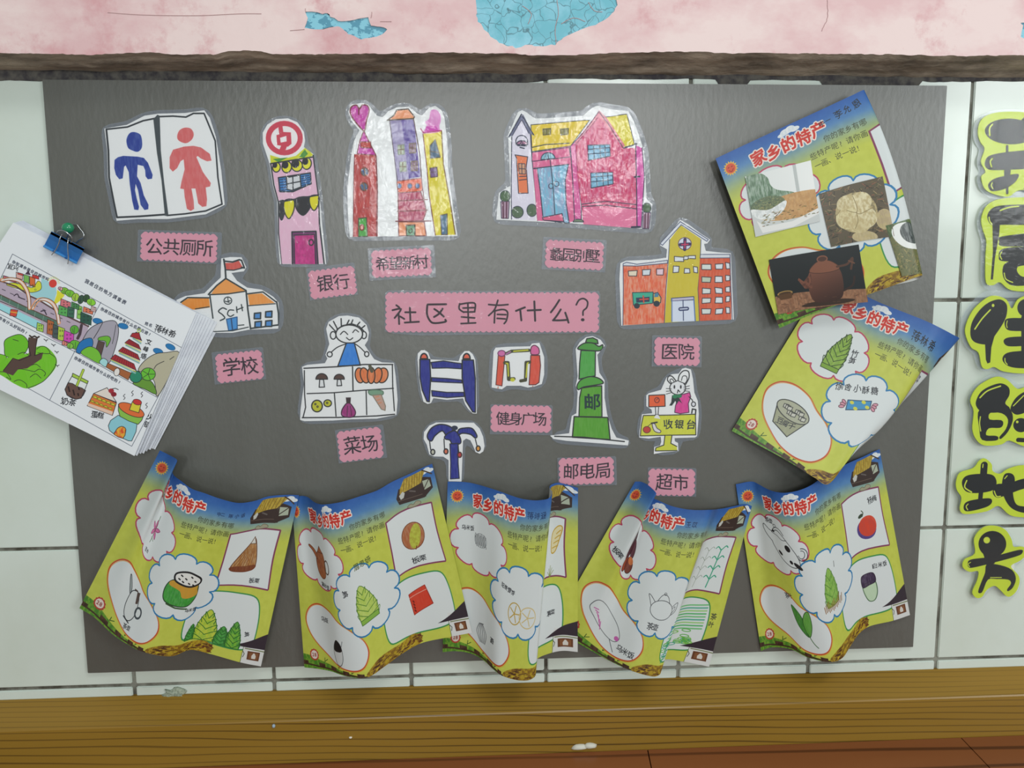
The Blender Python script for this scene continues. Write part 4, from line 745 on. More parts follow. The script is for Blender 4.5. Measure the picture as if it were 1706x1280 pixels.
def page_base():
    a = Art(PW * PK, PH * PK, '#ced368'); a.f = lambda p: p * PK; a.k = PK
    Y = np.arange(a.h)[:, None] / PK; X = np.arange(a.w)[None, :] / PK
    yy = Y + 10 * np.sin(X / 90.0); st = np.array([0, 50, 105, 160, 215, 275, 1000]); cs = np.array([[46, 98, 178], [58, 112, 186], [92, 143, 196], [150, 178, 160], [186, 200, 110], [208, 216, 86], [211, 219, 90]]) / 255
    for k in range(3): a.a[..., k] = np.interp(yy, st, cs[:, k])
    a.a += ((fbm(X / 30 + 0 * Y, Y / 30 + 0 * X) - .5) * 0.05)[..., None]
    def cloudlet(x, y, s_, c2='#dfeaf2'):
        for dx, dy, r1, r2 in ((-30, 6, 22, 9), (-10, -2, 26, 14), (15, -6, 24, 15), (35, 2, 24, 11)): a.poly(ell(x + dx * s_, y + dy * s_, r1 * s_, r2 * s_), '#f4f7f8', col2=c2)
    cloudlet(408, 32, 1.15); cloudlet(1120, 28, 1.0)
    for i in range(16):
        t = i * math.pi / 8; c, s_ = math.cos(t), math.sin(t); a.poly([(57 + c * 42, 84 + s_ * 42), (57 + math.cos(t + .22) * 28, 84 + math.sin(t + .22) * 28), (57 + math.cos(t - .22) * 28, 84 + math.sin(t - .22) * 28)], '#f3c95a')
    a.ol(ell(57, 84, 29, 29), '#e4593a', 5, '#f0b048'); a.line([(45, 78), (50, 76)], 5, '#8e2a20'); a.line([(64, 78), (69, 76)], 5, '#8e2a20'); a.line(cr([(44, 92), (57, 102), (70, 91)]), 4, '#8e2a20')
    for ch, x, y, r in (('家', 212, 96, -6), ('乡', 300, 104, 4), ('的', 388, 96, -3), ('特', 476, 98, 3), ('产', 562, 92, 0)): a.text(ch, x, y, 84, '#d9372c', rot=r, bold=5.5, halo=('#fbeee4', 19), jit=.05)
    a.text('你的家乡有哪', 592, 156, 40, '#43472e', step=41); a.text('些特产呢', 494, 214, 40, '#43472e', step=41); a.text('?', 652, 214, 38, '#43472e'); a.text('请你画', 700, 214, 40, '#43472e', step=41)
    a.text('一画', 500, 270, 40, '#43472e', step=38); a.text('、', 576, 270, 38, '#43472e'); a.text('说一说', 618, 270, 40, '#43472e', step=40); a.text('!', 728, 270, 40, '#43472e')
    # grass, fence, hay, shed, small house
    a.poly(cr([(0, 915), (60, 925), (150, 950), (260, 968), (400, 985), (520, 1000), (520, 1010), (0, 1010)]), '#7fae38', col2='#4d8a2c')
    a.line([(0, 972), (120, 985), (300, 990), (420, 992), (500, 998)], 9, '#4a3424')
    for x, y in ((10, 966), (140, 975), (240, 978), (352, 985), (455, 990)): a.poly([(x - 24, y - 14), (x + 24, y - 10), (x + 26, y + 14), (x - 22, y + 12)], '#3c2a1e', col2='#5c4030')
    for x, y in ((165, 950), (290, 965), (395, 980)): a.line([(x, y), (x + 26, y - 16)], 4, '#2f5a24'); a.line([(x, y), (x + 4, y - 22)], 4, '#2f5a24')
    # red cloud, blue cloud, bean, rectangle, green frame
    PAP = '#eaf1f2'
    a.ol(GRECT, PAP, 8, '#3f9a52'); a.ol(np.array(PRECT), PAP, 9, '#8c3f62'); a.ol(RED_CL, PAP, 8, '#c9476a'); a.ol(BEAN, PAP, 8, '#d2582f'); a.line(BEAN + 5, 3, '#eab04a', closed=True); a.ol(BLUE_CL, PAP, 9, '#2f84be')
    a.poly(cr([(495, 985), (540, 955), (600, 935), (680, 935), (760, 940), (830, 925), (875, 945), (880, 975), (860, 1000), (780, 1003), (640, 1003), (520, 1003)], True), '#c2a52c', col2='#8d6a22')
    for k in range(46): x = rnd.uniform(520, 860); y = rnd.uniform(945, 995); L = rnd.uniform(14, 34); a.line([(x, y), (x + L, y - rnd.uniform(-4, 12))], rnd.uniform(3, 7), rnd.choice(['#4a2c18', '#6b4420', '#d8c23c', '#5c3a1c']))
    for k in range(14): x = rnd.uniform(790, 870); y = rnd.uniform(940, 990); a.line([(x, y), (x + rnd.uniform(6, 18), y - rnd.uniform(-8, 12))], 6, '#6a3a1e')
    a.poly([(940, 60), (1100, 50), (1150, 70), (1148, 130), (1080, 165), (925, 150), (915, 110)], '#3c2c28'); a.poly([(1080, 70), (1135, 75), (1138, 118), (1085, 125)], '#b8c2ae')
    a.line([(1085, 60), (1088, 160)], 8, '#3c2c28'); a.line([(1085, 120), (1140, 70)], 5, '#3c2c28')
    a.poly([(950, 60), (985, 15), (1105, 12), (1120, 22), (1075, 78), (940, 92)], '#b0912c', col2='#c9ad44'); a.line([(1105, 12), (1160, 52)], 7, '#4a3424')
    for k in range(8): x = 965 + k * 17; a.line([(x + 20, 18), (x, 80)], 3, '#7c6420')
    a.poly([(935, 100), (960, 82), (970, 96), (958, 120), (940, 125)], '#cfd2cc'); a.line([(925, 128), (1070, 142)], 4, '#6a5a50'); a.line([(1000, 95), (1030, 110)], 8, '#6c6460')
    a.ol(cr([(965, 182), (985, 170), (1000, 178), (1020, 166), (1045, 176), (1040, 190), (985, 192)], True), '#a9a58c', 3, '#6a6850')
    a.poly([(1025, 855), (1180, 890), (1180, 1000), (1010, 1000), (1018, 940)], '#e9ebea'); a.line([(1020, 890), (1012, 1000)], 3, '#5a6a3a'); a.line([(1018, 930), (1030, 945), (1022, 965)], 4, '#3c4a2c')
    a.poly([(962, 905), (1180, 812), (1180, 905)], '#352a35'); a.line([(1030, 912), (1180, 916)], 6, '#7f8a60')
    a.poly([(1050, 925), (1150, 925), (1150, 975), (1050, 975)], '#6d4128'); a.poly([(1064, 932), (1138, 932), (1138, 968), (1064, 968)], '#8c5a38'); a.poly([(1085, 966), (1083, 950), (1093, 938), (1110, 938), (1120, 950), (1118, 966)], '#e6e2da'); a.poly(ell(1101, 940, 8, 7), '#e6e2da')
    for i in range(12):
        t = i * math.pi / 6; a.poly(ell(86 + 27 * math.cos(t), 918 + 27 * math.sin(t), 8, 8), '#c4473a')
    a.poly(ell(86, 918, 25, 25), '#f4e6dc'); a.text('28', 76, 918, 30, '#9a4038', step=18, bold=1)
    return a
PAGE = page_base(); _pa = PAGE.a.copy()
def page():
    a = Art(4, 4); a.w, a.h = PAGE.w, PAGE.h; a.a = _pa.copy(); a.f = lambda p: p * PK; a.k = PK; return a
def herm(us, vals, u):
    """non-uniform cubic through knots"""
    us = np.asarray(us, float); vals = np.asarray(vals, float); n = len(us); sl = (vals[1:] - vals[:-1]) / (us[1:] - us[:-1])[:, None]
    m_ = np.empty_like(vals); m_[0] = sl[0]; m_[-1] = sl[-1]
    for i in range(1, n - 1):
        h0, h1 = us[i] - us[i - 1], us[i + 1] - us[i]; m_[i] = (sl[i - 1] * h1 + sl[i] * h0) / (h0 + h1)
    i = np.clip(np.searchsorted(us, u, 'right') - 1, 0, n - 2); h = (us[i + 1] - us[i]); t = ((u - us[i]) / h)[:, None]; h = h[:, None]
    return (2 * t ** 3 - 3 * t ** 2 + 1) * vals[i] + (t ** 3 - 2 * t ** 2 + t) * h * m_[i] + (-2 * t ** 3 + 3 * t ** 2) * vals[i + 1] + (t ** 3 - t ** 2) * h * m_[i + 1]
class Surf:
    """rows: {v: [(u, x, y, depth_mm), ...]} with x, y in a crop of the photo"""
    def __init__(s, crop, rows, base=0.0):
        s.c = crop; s.rows = sorted(rows.items()); s.base = base
    def at(s, u, v):
        u = np.asarray(u, float); v = np.asarray(v, float); R = []
        for vv, kn in s.rows:
            k = np.array(kn, float); R.append(herm(k[:, 0], k[:, 1:], u))
        vs_ = [r[0] for r in s.rows]
        if len(R) == 2: t = v[:, None]; q = R[0] * (1 - t) + R[1] * t
        else:
            t = v; w0 = (t - vs_[1]) * (t - vs_[2]) / ((vs_[0] - vs_[1]) * (vs_[0] - vs_[2])); w1 = (t - vs_[0]) * (t - vs_[2]) / ((vs_[1] - vs_[0]) * (vs_[1] - vs_[2])); w2 = (t - vs_[0]) * (t - vs_[1]) / ((vs_[2] - vs_[0]) * (vs_[2] - vs_[1]))
            q = R[0] * w0[:, None] + R[1] * w1[:, None] + R[2] * w2[:, None]
        px = s.c[0] + q[:, 0] / s.c[2]; py = s.c[1] + q[:, 1] / s.c[2]; d = s.base + np.maximum(q[:, 2], 0.3) / 1000 + BF
        x, z = WX(px, py, d); return np.stack([x, -d, z], 1)
M_PHOTOEDGE = None
def worksheet(surf, art, label, nu=84, nv=26, umax=1.18, photos=()):
    U, V = np.meshgrid(np.linspace(0, umax, nu), np.linspace(0, 1, nv)); p = surf.at(U.ravel(), V.ravel())
    fs = [(j * nu + i, (j + 1) * nu + i, (j + 1) * nu + i + 1, j * nu + i + 1) for j in range(nv - 1) for i in range(nu - 1)]
    me = mesh('worksheet', p, fs, np.stack([U.ravel() / 1.18, 1 - V.ravel()], 1))
    o = obj('worksheet', me, art_mat('worksheet', art, rough=0.42, spec=0.4, back=True, gain=.77), smooth=True, label=label, category='worksheet', group='hometown worksheets pinned on the grey board')
    c = Vector(p.mean(0)); me.transform(Matrix.Translation(-c)); o.location = c
    for nm, quad, aa in photos:
        n_ = 9; S, T = np.meshgrid(np.linspace(0, 1, n_), np.linspace(0, 1, n_)); q = np.array(quad, float) / 1000; S_, T_ = S.ravel()[:, None], T.ravel()[:, None]
        uv_ = (q[0] * (1 - S_) + q[1] * S_) * (1 - T_) + (q[3] * (1 - S_) + q[2] * S_) * T_
        pp = surf.at(uv_[:, 0], uv_[:, 1]); pp[:, 1] -= 0.0012
        ff = [(j * n_ + i, (j + 1) * n_ + i, (j + 1) * n_ + i + 1, j * n_ + i + 1) for j in range(n_ - 1) for i in range(n_ - 1)]
        pm = mesh(nm, pp, ff, np.stack([S.ravel(), 1 - T.ravel()], 1)); pm.transform(Matrix.Translation(-c))
        obj(nm, pm, art_mat(nm, aa, rough=0.3), o, smooth=True)
    return o
def shoot(a, cx, base, h, w, c1, c2, K_='#3a5a24', n=5, lean=0):
    """a bamboo shoot of overlapping pointed sheaths"""
    a.poly(cr([(cx - w / 2, base), (cx - w * .5 + lean * .3, base - h * .45), (cx + lean, base - h), (cx + w * .5 + lean * .3, base - h * .45), (cx + w / 2, base)], False, 6), c1, tex=.1, col2=c2)
    for r in range(n):
        y = base - h * (r + .15) / (n + .6); ww = w * (1 - (r / (n + .3)) ** 1.6); lx = lean * r / n
        for sgn in (-1, 1):
            a.ol(cr([(cx + lx + sgn * ww * .5, y), (cx + lx + sgn * ww * .60, y - h * .17), (cx + lx + sgn * ww * .15, y - h * .03), (cx + lx, y + h * .03)], False, 3), None, 4, K_, closed=False)
    a.line(cr([(cx - w / 2, base), (cx - w * .5 + lean * .3, base - h * .45), (cx + lean, base - h), (cx + w * .5 + lean * .3, base - h * .45), (cx + w / 2, base)], False, 6), 4, K_, closed=True)
def hw(a, s_, x, y, size, rot=0, vert=False, step=None, seed=1, col='#33363c', bold=1.2): a.text(s_, x, y, size, col, rot=rot, vert=vert, step=step, jit=.2, seed=seed, bold=bold * .4)
# -- bottom row, first from the left
a = page()
FL = '#e07cb0'
for t in range(5):
    an = math.radians(t * 72 - 80); a.ol(cr([(270, 335), (270 + 32 * math.cos(an - .35), 335 + 32 * math.sin(an - .35)), (270 + 58 * math.cos(an), 335 + 58 * math.sin(an)), (270 + 32 * math.cos(an + .35), 335 + 32 * math.sin(an + .35))], True, 3), FL, 4, '#9a3a70')
a.line(cr([(290, 250), (275, 330), (262, 390), (250, 420)]), 5, '#3c6a3c'); a.line([(255, 385), (285, 400)], 4, '#3c6a3c')
hw(a, '百合', 235, 470, 26, vert=False)
a.ol(cr([(240, 720), (300, 705), (325, 760), (320, 840), (280, 880), (235, 860), (220, 800)], True), '#e4eaea', 5, '#2e3238'); a.ol(cr([(225, 740), (195, 690), (180, 660), (192, 658), (230, 710)], True), '#a9b4b4', 5, '#2e3238'); a.line(ell(345, 810, 26, 30), 12, '#4a5258', closed=True); a.line([(235, 872), (290, 890)], 7, '#2e3238'); a.poly([(290, 705), (318, 700), (320, 765), (300, 770)], '#5c4a42'); a.line([(262, 700), (290, 700)], 8, '#5c4a42')
hw(a, '茶壶', 270, 915, 34)
a.ol(cr([(545, 540), (500, 590), (505, 660), (555, 690), (650, 690), (695, 650), (705, 590), (680, 540)], True), '#43a83c', 6, '#27402a', tex=.15, col2='#3a9a38'); a.poly(cr([(540, 545), (520, 575), (590, 600), (620, 640), (700, 620), (700, 580), (680, 540)], True), '#dda23a', tex=.1); a.line([(535, 690), (590, 705), (660, 704)], 9, '#3c5a34')
a.ol(cr([(545, 500), (620, 480), (700, 510), (705, 545), (650, 565), (590, 560), (545, 540)], True), '#f2f2ee', 11, '#1d1f22')
for x, y in ((575, 505), (605, 520), (640, 505), (668, 530), (590, 540), (630, 545), (660, 552), (565, 528)): a.line([(x, y), (x + 9, y + 5)], 8, '#1d1f22')
hw(a, '乌米饭', 665, 715, 26, step=26)
a.ol(cr([(865, 445), (900, 360), (960, 270), (985, 250), (1005, 330), (1010, 410), (990, 440), (930, 455)], True), '#c08a4c', 5, '#6a3a20', tex=.25, col2='#a96e38'); a.poly(cr([(866, 430), (940, 418), (1010, 412), (995, 442), (930, 456), (868, 452)], True), '#7c3e24', tex=.2); a.ol([(955, 278), (978, 236), (992, 280)], '#e6e6e0', 4, '#6a4a30')
for k in range(7): a.line([(885 + k * 16, 425), (940 + k * 8, 310)], 3, '#8a5428')
hw(a, '板栗', 1000, 505, 34, rot=4)
for x, y, h, w, c1, c2 in ((735, 925, 105, 52, '#3f9a3c', '#4aa848'), (820, 925, 205, 115, '#a9cf3c', '#cfdc44'), (905, 930, 120, 58, '#3f9a3c', '#54b04c'), (960, 930, 165, 62, '#86c43c', '#5cae3c')): shoot(a, x, y, h, w, c1, c2, '#2f7030', 5, 5)
hw(a, '笋', 1025, 830, 32)
hw(a, '中二', 705, 95, 28, rot=-4, step=26, col='#28406a'); hw(a, '陈小诺', 780, 92, 30, rot=-4, step=40, col='#28406a', seed=4)
worksheet(Surf((120, 740, 3.28), {0: [(0, 480, 35, 5), (.06, 530, 60, 14), (.125, 574, 88, 32), (.19, 556, 128, 20), (.28, 552, 165, 12), (.385, 600, 205, 22), (.475, 655, 245, 30), (.565, 722, 268, 34), (.69, 812, 300, 34), (.8, 905, 322, 26), (.915, 995, 312, 18), (1.03, 1080, 285, 12), (1.14, 1205, 278, 8), (1.18, 1240, 280, 8)],
                              1: [(0, 40, 898, 2), (.09, 118, 945, 10), (.2, 215, 1035, 22), (.35, 312, 1100, 32), (.5, 400, 1140, 38), (.65, 545, 1160, 34), (.78, 655, 1125, 22), (.87, 745, 1145, 18), (1.0, 905, 1190, 16), (1.18, 1032, 1216, 12)]}, 0.011),
          a, 'worksheet in the bottom left corner, with pink flower and green bowl drawn')
# -- second
a = page()
a.ol(cr([(240, 290), (275, 300), (290, 370), (280, 430), (240, 450), (205, 420), (195, 350), (210, 305)], True), '#b5653a', 4, '#6a3420', tex=.12, col2='#a0522e'); a.ol(cr([(205, 350), (170, 310), (140, 285), (150, 278), (200, 310)], True), '#b5653a', 4, '#6a3420'); a.line(ell(305, 375, 24, 40), 8, '#5a4038', closed=True); a.ol([(215, 300), (235, 262), (268, 298)], '#b5653a', 4, '#6a3420')
hw(a, '紫砂壶', 232, 485, 30, step=28, rot=10)
shoot(a, 590, 690, 195, 130, '#bcd85c', '#c8e070', '#5a8a34', 5, -30); a.ol([(525, 690), (652, 672), (655, 700), (530, 716)], '#8fc04c', 4, '#4a7a30')
hw(a, '笋', 450, 520, 44); hw(a, '周思妍', 565, 385, 42, step=42, rot=-6, col='#57622c')
a.ol(ell(955, 355, 62, 80, 10), '#b4673c', 4, '#7a4224', tex=.2); a.poly(ell(965, 360, 30, 74, 16), '#c8d44c', tex=.1, col2='#b8b83c'); a.line([(960, 420), (952, 438)], 5, '#7a4224')
hw(a, '板栗', 935, 500, 42, step=38)
a.ol([(860, 690), (948, 660), (965, 780), (868, 820)], '#e0442c', 4, '#a82c1c', tex=.05); a.line([(862, 712), (950, 688)], 4, '#f0b0a0')
for t in range(4): a.line([(876, 735 + t * 19), (880, 745 + t * 19)], 7, '#7a1c14')
hw(a, '乌饭', 190, 700, 36, step=34)
a.ol(cr([(270, 840), (300, 800), (340, 830), (345, 900), (320, 945), (285, 940), (268, 890)], True), '#e2e6e6', 4, '#4a4e52'); a.poly(cr([(270, 860), (285, 810), (305, 800), (335, 820), (342, 858), (305, 868)], True), '#1c1d20'); a.line([(345, 830), (358, 800)], 5, '#7c8288')
worksheet(Surf((470, 760, 3.281), {0: [(0, 52, 232, 2), (.06, 70, 226, 3), (.13, 110, 218, 4), (.18, 140, 225, 10), (.24, 172, 250, 22), (.32, 200, 262, 32), (.42, 232, 265, 38), (.565, 330, 250, 40), (.68, 420, 222, 34), (.8, 520, 188, 26), (.915, 600, 142, 16), (1.03, 700, 96, 10), (1.14, 788, 55, 9), (1.18, 820, 42, 9)],
                               1: [(0, 122, 1156, 3), (.09, 188, 1163, 10), (.2, 262, 1176, 20), (.35, 350, 1204, 36), (.5, 470, 1210, 40), (.62, 565, 1148, 30), (.75, 655, 1082, 18), (.87, 760, 1024, 10), (1.0, 915, 990, 10), (1.18, 1038, 966, 10)]}, 0.0085),
          a, 'second worksheet of the bottom row, with light green shoot and red packet')
# -- third
a = page()
for k in range(12): a.line(cr([(205 + k * 8, 285 + (k % 3) * 5), (200 + k * 8, 320), (210 + k * 8, 350 + (k % 2) * 8)]), 3.5, '#44484e')
a.line(ell(250, 322, 50, 40), 3, '#8a9094', closed=True); hw(a, '乌米饭', 105, 265, 34, step=34)
hw(a, '阳羡雪芽', 455, 505, 32, step=30, rot=14)
for x, y, rx, ry, c in ((560, 640, 45, 60, '#c9a84c'), (655, 655, 60, 58, '#e0c98c')):
    a.line(ell(x, y, rx, ry), 6, c, closed=True)
    for t in range(5): an = t * 1.26; a.line([(x, y), (x + rx * .8 * math.cos(an), y + ry * .8 * math.sin(an))], 6, c)
for t in range(6): a.line(cr([(255 + t * 6, 800), (235 + t * 16, 850), (265 + t * 8, 905)]), 4, '#50555a')
a.line([(260, 800), (290, 795)], 4, '#50555a'); hw(a, '百合', 365, 850, 34, step=4, rot=5)
a.ol(cr([(1000, 400), (1010, 300), (1060, 260), (1095, 262), (1080, 320), (1040, 400)], True), '#efe4b4', 7, '#d0a83c')
for k in range(4): a.line([(1010 + k * 14, 380 - k * 26), (1060 + k * 8, 372 - k * 30)], 6, '#d0a83c')
for k in range(5): a.line([(985, 545), (965 + k * 14, 480 + abs(k - 2) * 16)], 4, '#8a9a4c')
hw(a, '素菜', 985, 760, 36, step=30); hw(a, '蒋诗涵', 640, 85, 44, step=44, rot=4, col='#22406e', bold=2)
worksheet(Surf((720, 790, 3.556), {0: [(0, 92, 45, 2), (.1, 195, 48, 4), (.21, 268, 62, 9), (.3, 330, 80, 17), (.41, 410, 106, 26), (.5, 475, 130, 32), (.6, 548, 150, 38), (.7, 640, 155, 42), (.775, 700, 135, 44), (.8, 712, 112, 42), (.85, 700, 90, 26), (.93, 696, 75, 10), (1.0, 708, 62, 6), (1.08, 752, 52, 6), (1.18, 864, 82, 7)],
                               1: [(0, 62, 1056, 2), (.09, 138, 1050, 5), (.2, 235, 1066, 9), (.3, 305, 1105, 20), (.4, 370, 1165, 38), (.5, 420, 1198, 44), (.62, 520, 1224, 48), (.72, 590, 1215, 48), (.775, 614, 1190, 44), (.82, 610, 1150, 30), (.9, 618, 1100, 14), (1.0, 700, 1062, 11), (1.08, 770, 1048, 10), (1.18, 862, 1055, 10)]}, 0.006),
          a, 'middle worksheet of the bottom row, with two yellow round slices in the blue cloud')
# -- fourth
a = page()
for x, y, rx, ry, r, c in ((235, 300, 34, 85, 8, '#4c2630'), (275, 330, 30, 60, -10, '#5a2a34'), (215, 350, 28, 70, 5, '#5c3038'), (225, 440, 26, 48, 10, '#a8482c'), (275, 430, 46, 50, -20, '#7a3a2c')): a.ol(ell(x, y, rx, ry, r), c, 4, '#2c181c', tex=.1)
a.poly(ell(285, 400, 34, 22, 20), '#d87c44', tex=.1); a.line([(240, 230), (248, 200)], 7, '#3a2a20'); hw(a, '板栗', 105, 420, 40, step=32, rot=15)
a.line(ell(600, 610, 82, 58), 3.5, '#3c4046', closed=True); a.line(cr([(555, 562), (575, 528), (600, 515), (630, 530), (648, 565)]), 3.5, '#3c4046'); a.line(ell(600, 512, 9, 7), 3, '#3c4046', closed=True)
a.line(cr([(520, 600), (500, 560), (488, 535), (505, 540), (540, 570)]), 3.5, '#3c4046'); a.line(cr([(678, 580), (712, 560), (708, 610), (672, 635)]), 3.5, '#3c4046'); a.line(cr([(680, 592), (698, 582), (696, 605), (676, 622)]), 3, '#3c4046')
hw(a, '茶壶', 545, 715, 46, step=40)
a.line(cr([(120, 760), (150, 715), (230, 720), (330, 780), (370, 850), (340, 885), (270, 870), (170, 820), (125, 790)], True), 3.5, '#50545a', closed=True)
for k in range(7): a.line([(140 + k * 13, 770 + k * 8), (170 + k * 10, 765 + k * 16)], 5, '#d05cae')
a.poly(ell(352, 862, 16, 14), '#d46cba'); a.line([(310, 885), (350, 945)], 4, '#50545a'); hw(a, '乌米饭', 385, 905, 46, step=42, rot=8)
for x0_, c in ((900, '#8a9a8a'), (1000, '#3fae8a')):
    for k in range(4):
        a.line([(x0_ + k * 8, 520 - k * 62), (x0_ + 8 + k * 8, 465 - k * 62)], 8 if c != '#8a9a8a' else 3, c)
        for sg in (-1, 1): a.line(cr([(x0_ + 8 + k * 8, 470 - k * 62), (x0_ + 8 + sg * 28 + k * 8, 445 - k * 62), (x0_ + 8 + sg * 44 + k * 8, 455 - k * 62)]), 7 if c != '#8a9a8a' else 3, c)
for k in range(9): y = 640 + k * 19; a.line(cr([(705 + (8 - k) * 5, y + 25), (850, y + 8), (1060, y - 8)]), 9, ['#7fce8a', '#5fb8a0', '#a8dc8c', '#62c27a'][k % 4])
for k in range(30): x = rnd.uniform(700, 1040); y = rnd.uniform(800, 900); a.line(ell(x, y, 26, 8), 5, rnd.choice(['#62b84c', '#9ad078', '#4fae9a', '#7cc850']), closed=True)
for k in range(4): a.line(cr([(700 + k * 6, 920 - k * 34), (720 + k * 4, 890 - k * 34), (745, 885 - k * 34)]), 9, '#3fa888')
hw(a, '茶叶', 1115, 700, 44, vert=True, step=50); hw(a, '王苡', 640, 90, 40, step=44, col='#28406a')
worksheet(Surf((940, 790, 3.556), {0: [(0, 420, 45, 3), (.06, 462, 48, 10), (.11, 505, 72, 24), (.15, 545, 112, 36), (.2, 530, 128, 26), (.27, 512, 140, 14), (.34, 528, 145, 16), (.385, 556, 156, 20), (.475, 625, 186, 28), (.565, 700, 205, 34), (.68, 790, 214, 40), (.76, 868, 212, 42), (.8, 888, 211, 36), (.86, 910, 208, 22), (.915, 940, 204, 16), (1.03, 1008, 190, 10), (1.12, 1078, 178, 4), (1.18, 1112, 190, 3)],
                               1: [(0, -70, 905, 2), (.09, 20, 965, 4), (.2, 130, 1030, 11), (.35, 270, 1108, 26), (.5, 398, 1166, 44), (.6, 482, 1192, 50), (.7, 548, 1198, 52), (.76, 572, 1176, 50), (.8, 562, 1140, 36), (.86, 568, 1108, 18), (.92, 612, 1098, 12), (1.0, 695, 1110, 10), (1.18, 858, 1142, 6)]}, 0.0035),
          a, 'worksheet fourth from left in the bottom row, with a line-drawn teapot in the blue cloud')
# -- fifth
a = page()
K5 = '#3a3d42'
a.line(cr([(212, 268), (185, 262), (150, 240), (143, 262), (165, 300), (200, 330)]), 4.5, K5)
a.line(cr([(212, 268), (262, 250), (330, 300), (395, 380), (405, 440), (350, 455), (270, 420), (215, 360), (200, 330)]), 4.5, K5)
a.line(cr([(205, 272), (222, 248), (250, 232), (285, 240), (312, 268)]), 4.5, K5); a.line(cr([(208, 275), (250, 282), (290, 300), (330, 296)]), 3.5, K5); a.line(ell(240, 226, 12, 9), 4, K5, closed=True)
a.line(ell(432, 372, 34, 38, 30, a0=-130, a1=140), 5, K5); a.line(ell(428, 372, 20, 25, 30, a0=-130, a1=140), 4, K5)
for x, y, rx, ry in ((330, 345, 24, 18), (262, 385, 20, 9), (392, 445, 34, 12), (345, 425, 14, 10), (222, 262, 10, 8)): a.poly(ell(x, y, rx, ry, 35), '#222428')
hw(a, '茶壶', 180, 205, 36, step=32)
shoot(a, 600, 700, 215, 110, '#9ccb5a', '#7fb848', '#5a8a3c', 4, 0); 
for k in range(14): a.line([(525 + k * 12, 725 - (k % 3) * 5), (520 + k * 13, 690 - (k % 4) * 9)], 6, '#9a6a34')
a.line([(665, 480), (662, 510)], 4, '#3a3d42')
hw(a, '茶叶', 250, 652, 38, step=32, rot=-12)
a.ol(cr([(280, 700), (340, 740), (375, 810), (380, 870), (320, 820), (290, 760)], True), '#4f9a3c', 4, '#2c5a28', tex=.1, col2='#3f8a34'); a.ol(cr([(385, 870), (355, 790), (375, 730), (405, 720), (412, 800)], True), '#68ae48', 4, '#2c5a28', tex=.1); a.line(cr([(375, 850), (405, 900), (430, 925)]), 5, '#3c6a34')
a.poly(ell(965, 420, 62, 62, 20), '#55408a', tex=.1); a.poly(ell(975, 405, 58, 62, 20), '#e2492f', tex=.1); a.line(cr([(950, 340), (958, 320), (950, 305)]), 5, '#3a4a2c'); a.poly(ell(940, 335, 18, 10, -30), '#3a4a38'); hw(a, '杨梅', 1020, 262, 44, step=40)
a.ol(cr([(880, 750), (905, 740), (950, 735), (955, 800), (935, 850), (905, 850), (885, 800)], True), '#c9e2c0', 5, '#5a7a5a', tex=.1); a.ol(cr([(880, 760), (878, 700), (910, 685), (950, 690), (955, 740), (920, 755)], True), '#3c2a4a', 4, '#2a1c30', tex=.2); hw(a, '白米饭', 965, 650, 34, step=34, rot=4)
worksheet(Surf((1210, 740, 3.281), {0: [(0, 52, 220, 3), (.1, 145, 206, 7), (.16, 180, 222, 14), (.21, 212, 240, 20), (.3, 262, 260, 30), (.41, 335, 266, 38), (.5, 408, 250, 38), (.565, 455, 230, 34), (.68, 520, 186, 28), (.79, 588, 148, 20), (.915, 660, 108, 12), (1.03, 742, 72, 6), (1.14, 810, 40, 3), (1.18, 838, 28, 2)],
                               1: [(0, 190, 1131, 3), (.09, 248, 1112, 6), (.2, 345, 1120, 18), (.35, 448, 1168, 30), (.5, 575, 1192, 38), (.6, 635, 1170, 34), (.7, 682, 1100, 22), (.8, 728, 1035, 14), (.87, 772, 1002, 10), (1.0, 905, 968, 6), (1.18, 1004, 935, 3)]}, 0.001),
          a, 'rightmost worksheet of the bottom row, with a red fruit and two green tea leaves')
# -- right side, middle (curled edge)
a = page()
shoot(a, 285, 440, 210, 105, '#86b03c', '#9ac04c', '#2f4a22', 6, 20); a.ol([(232, 440), (338, 436), (338, 462), (236, 464)], '#86b03c', 4, '#2f4a22')
hw(a, '竹笋', 375, 318, 46, vert=True, step=44, rot=-8)
hw(a, '徐舍小酥糖', 385, 515, 48, step=52, rot=-17, bold=1.6)
a.ol([(472, 560), (598, 508), (610, 552), (490, 612)], '#3f9ad0', 5, '#2c4a6a')
for x, y in ((500, 562), (535, 582), (560, 532), (592, 548)): a.poly(ell(x, y, 13, 9), '#e0dc4c')
for x, y, sg in ((474, 592, -1), (612, 532, 1)):
    for k in (-1, 0, 1): a.ol(ell(x + sg * 16, y + k * 14, 16, 8, k * sg * 25), '#e6a0b4', 4, '#6a3a4a')
a.ol([(140, 745), (175, 850), (290, 890), (345, 770)], '#a9ac8c', 5, '#2f3230', tex=.08); a.ol(ell(242, 755, 104, 48, 8), '#b9bca4', 5, '#2f3230')
for k in range(11): x = 175 + (k * 37) % 135; y = 735 + (k * 23) % 45; a.ol([(x, y), (x + 26, y - 5), (x + 28, y + 15), (x + 4, y + 20)], '#d4d4c8', 4, '#3a3d3a')
hw(a, '豆腐干', 205, 830, 42, step=36, rot=-2, bold=2)
hw(a, '蒋林希', 665, 88, 58, step=60, rot=2, bold=1.6, col='#22262c'); hw(a, '菜', 838, 250, 44, bold=2)
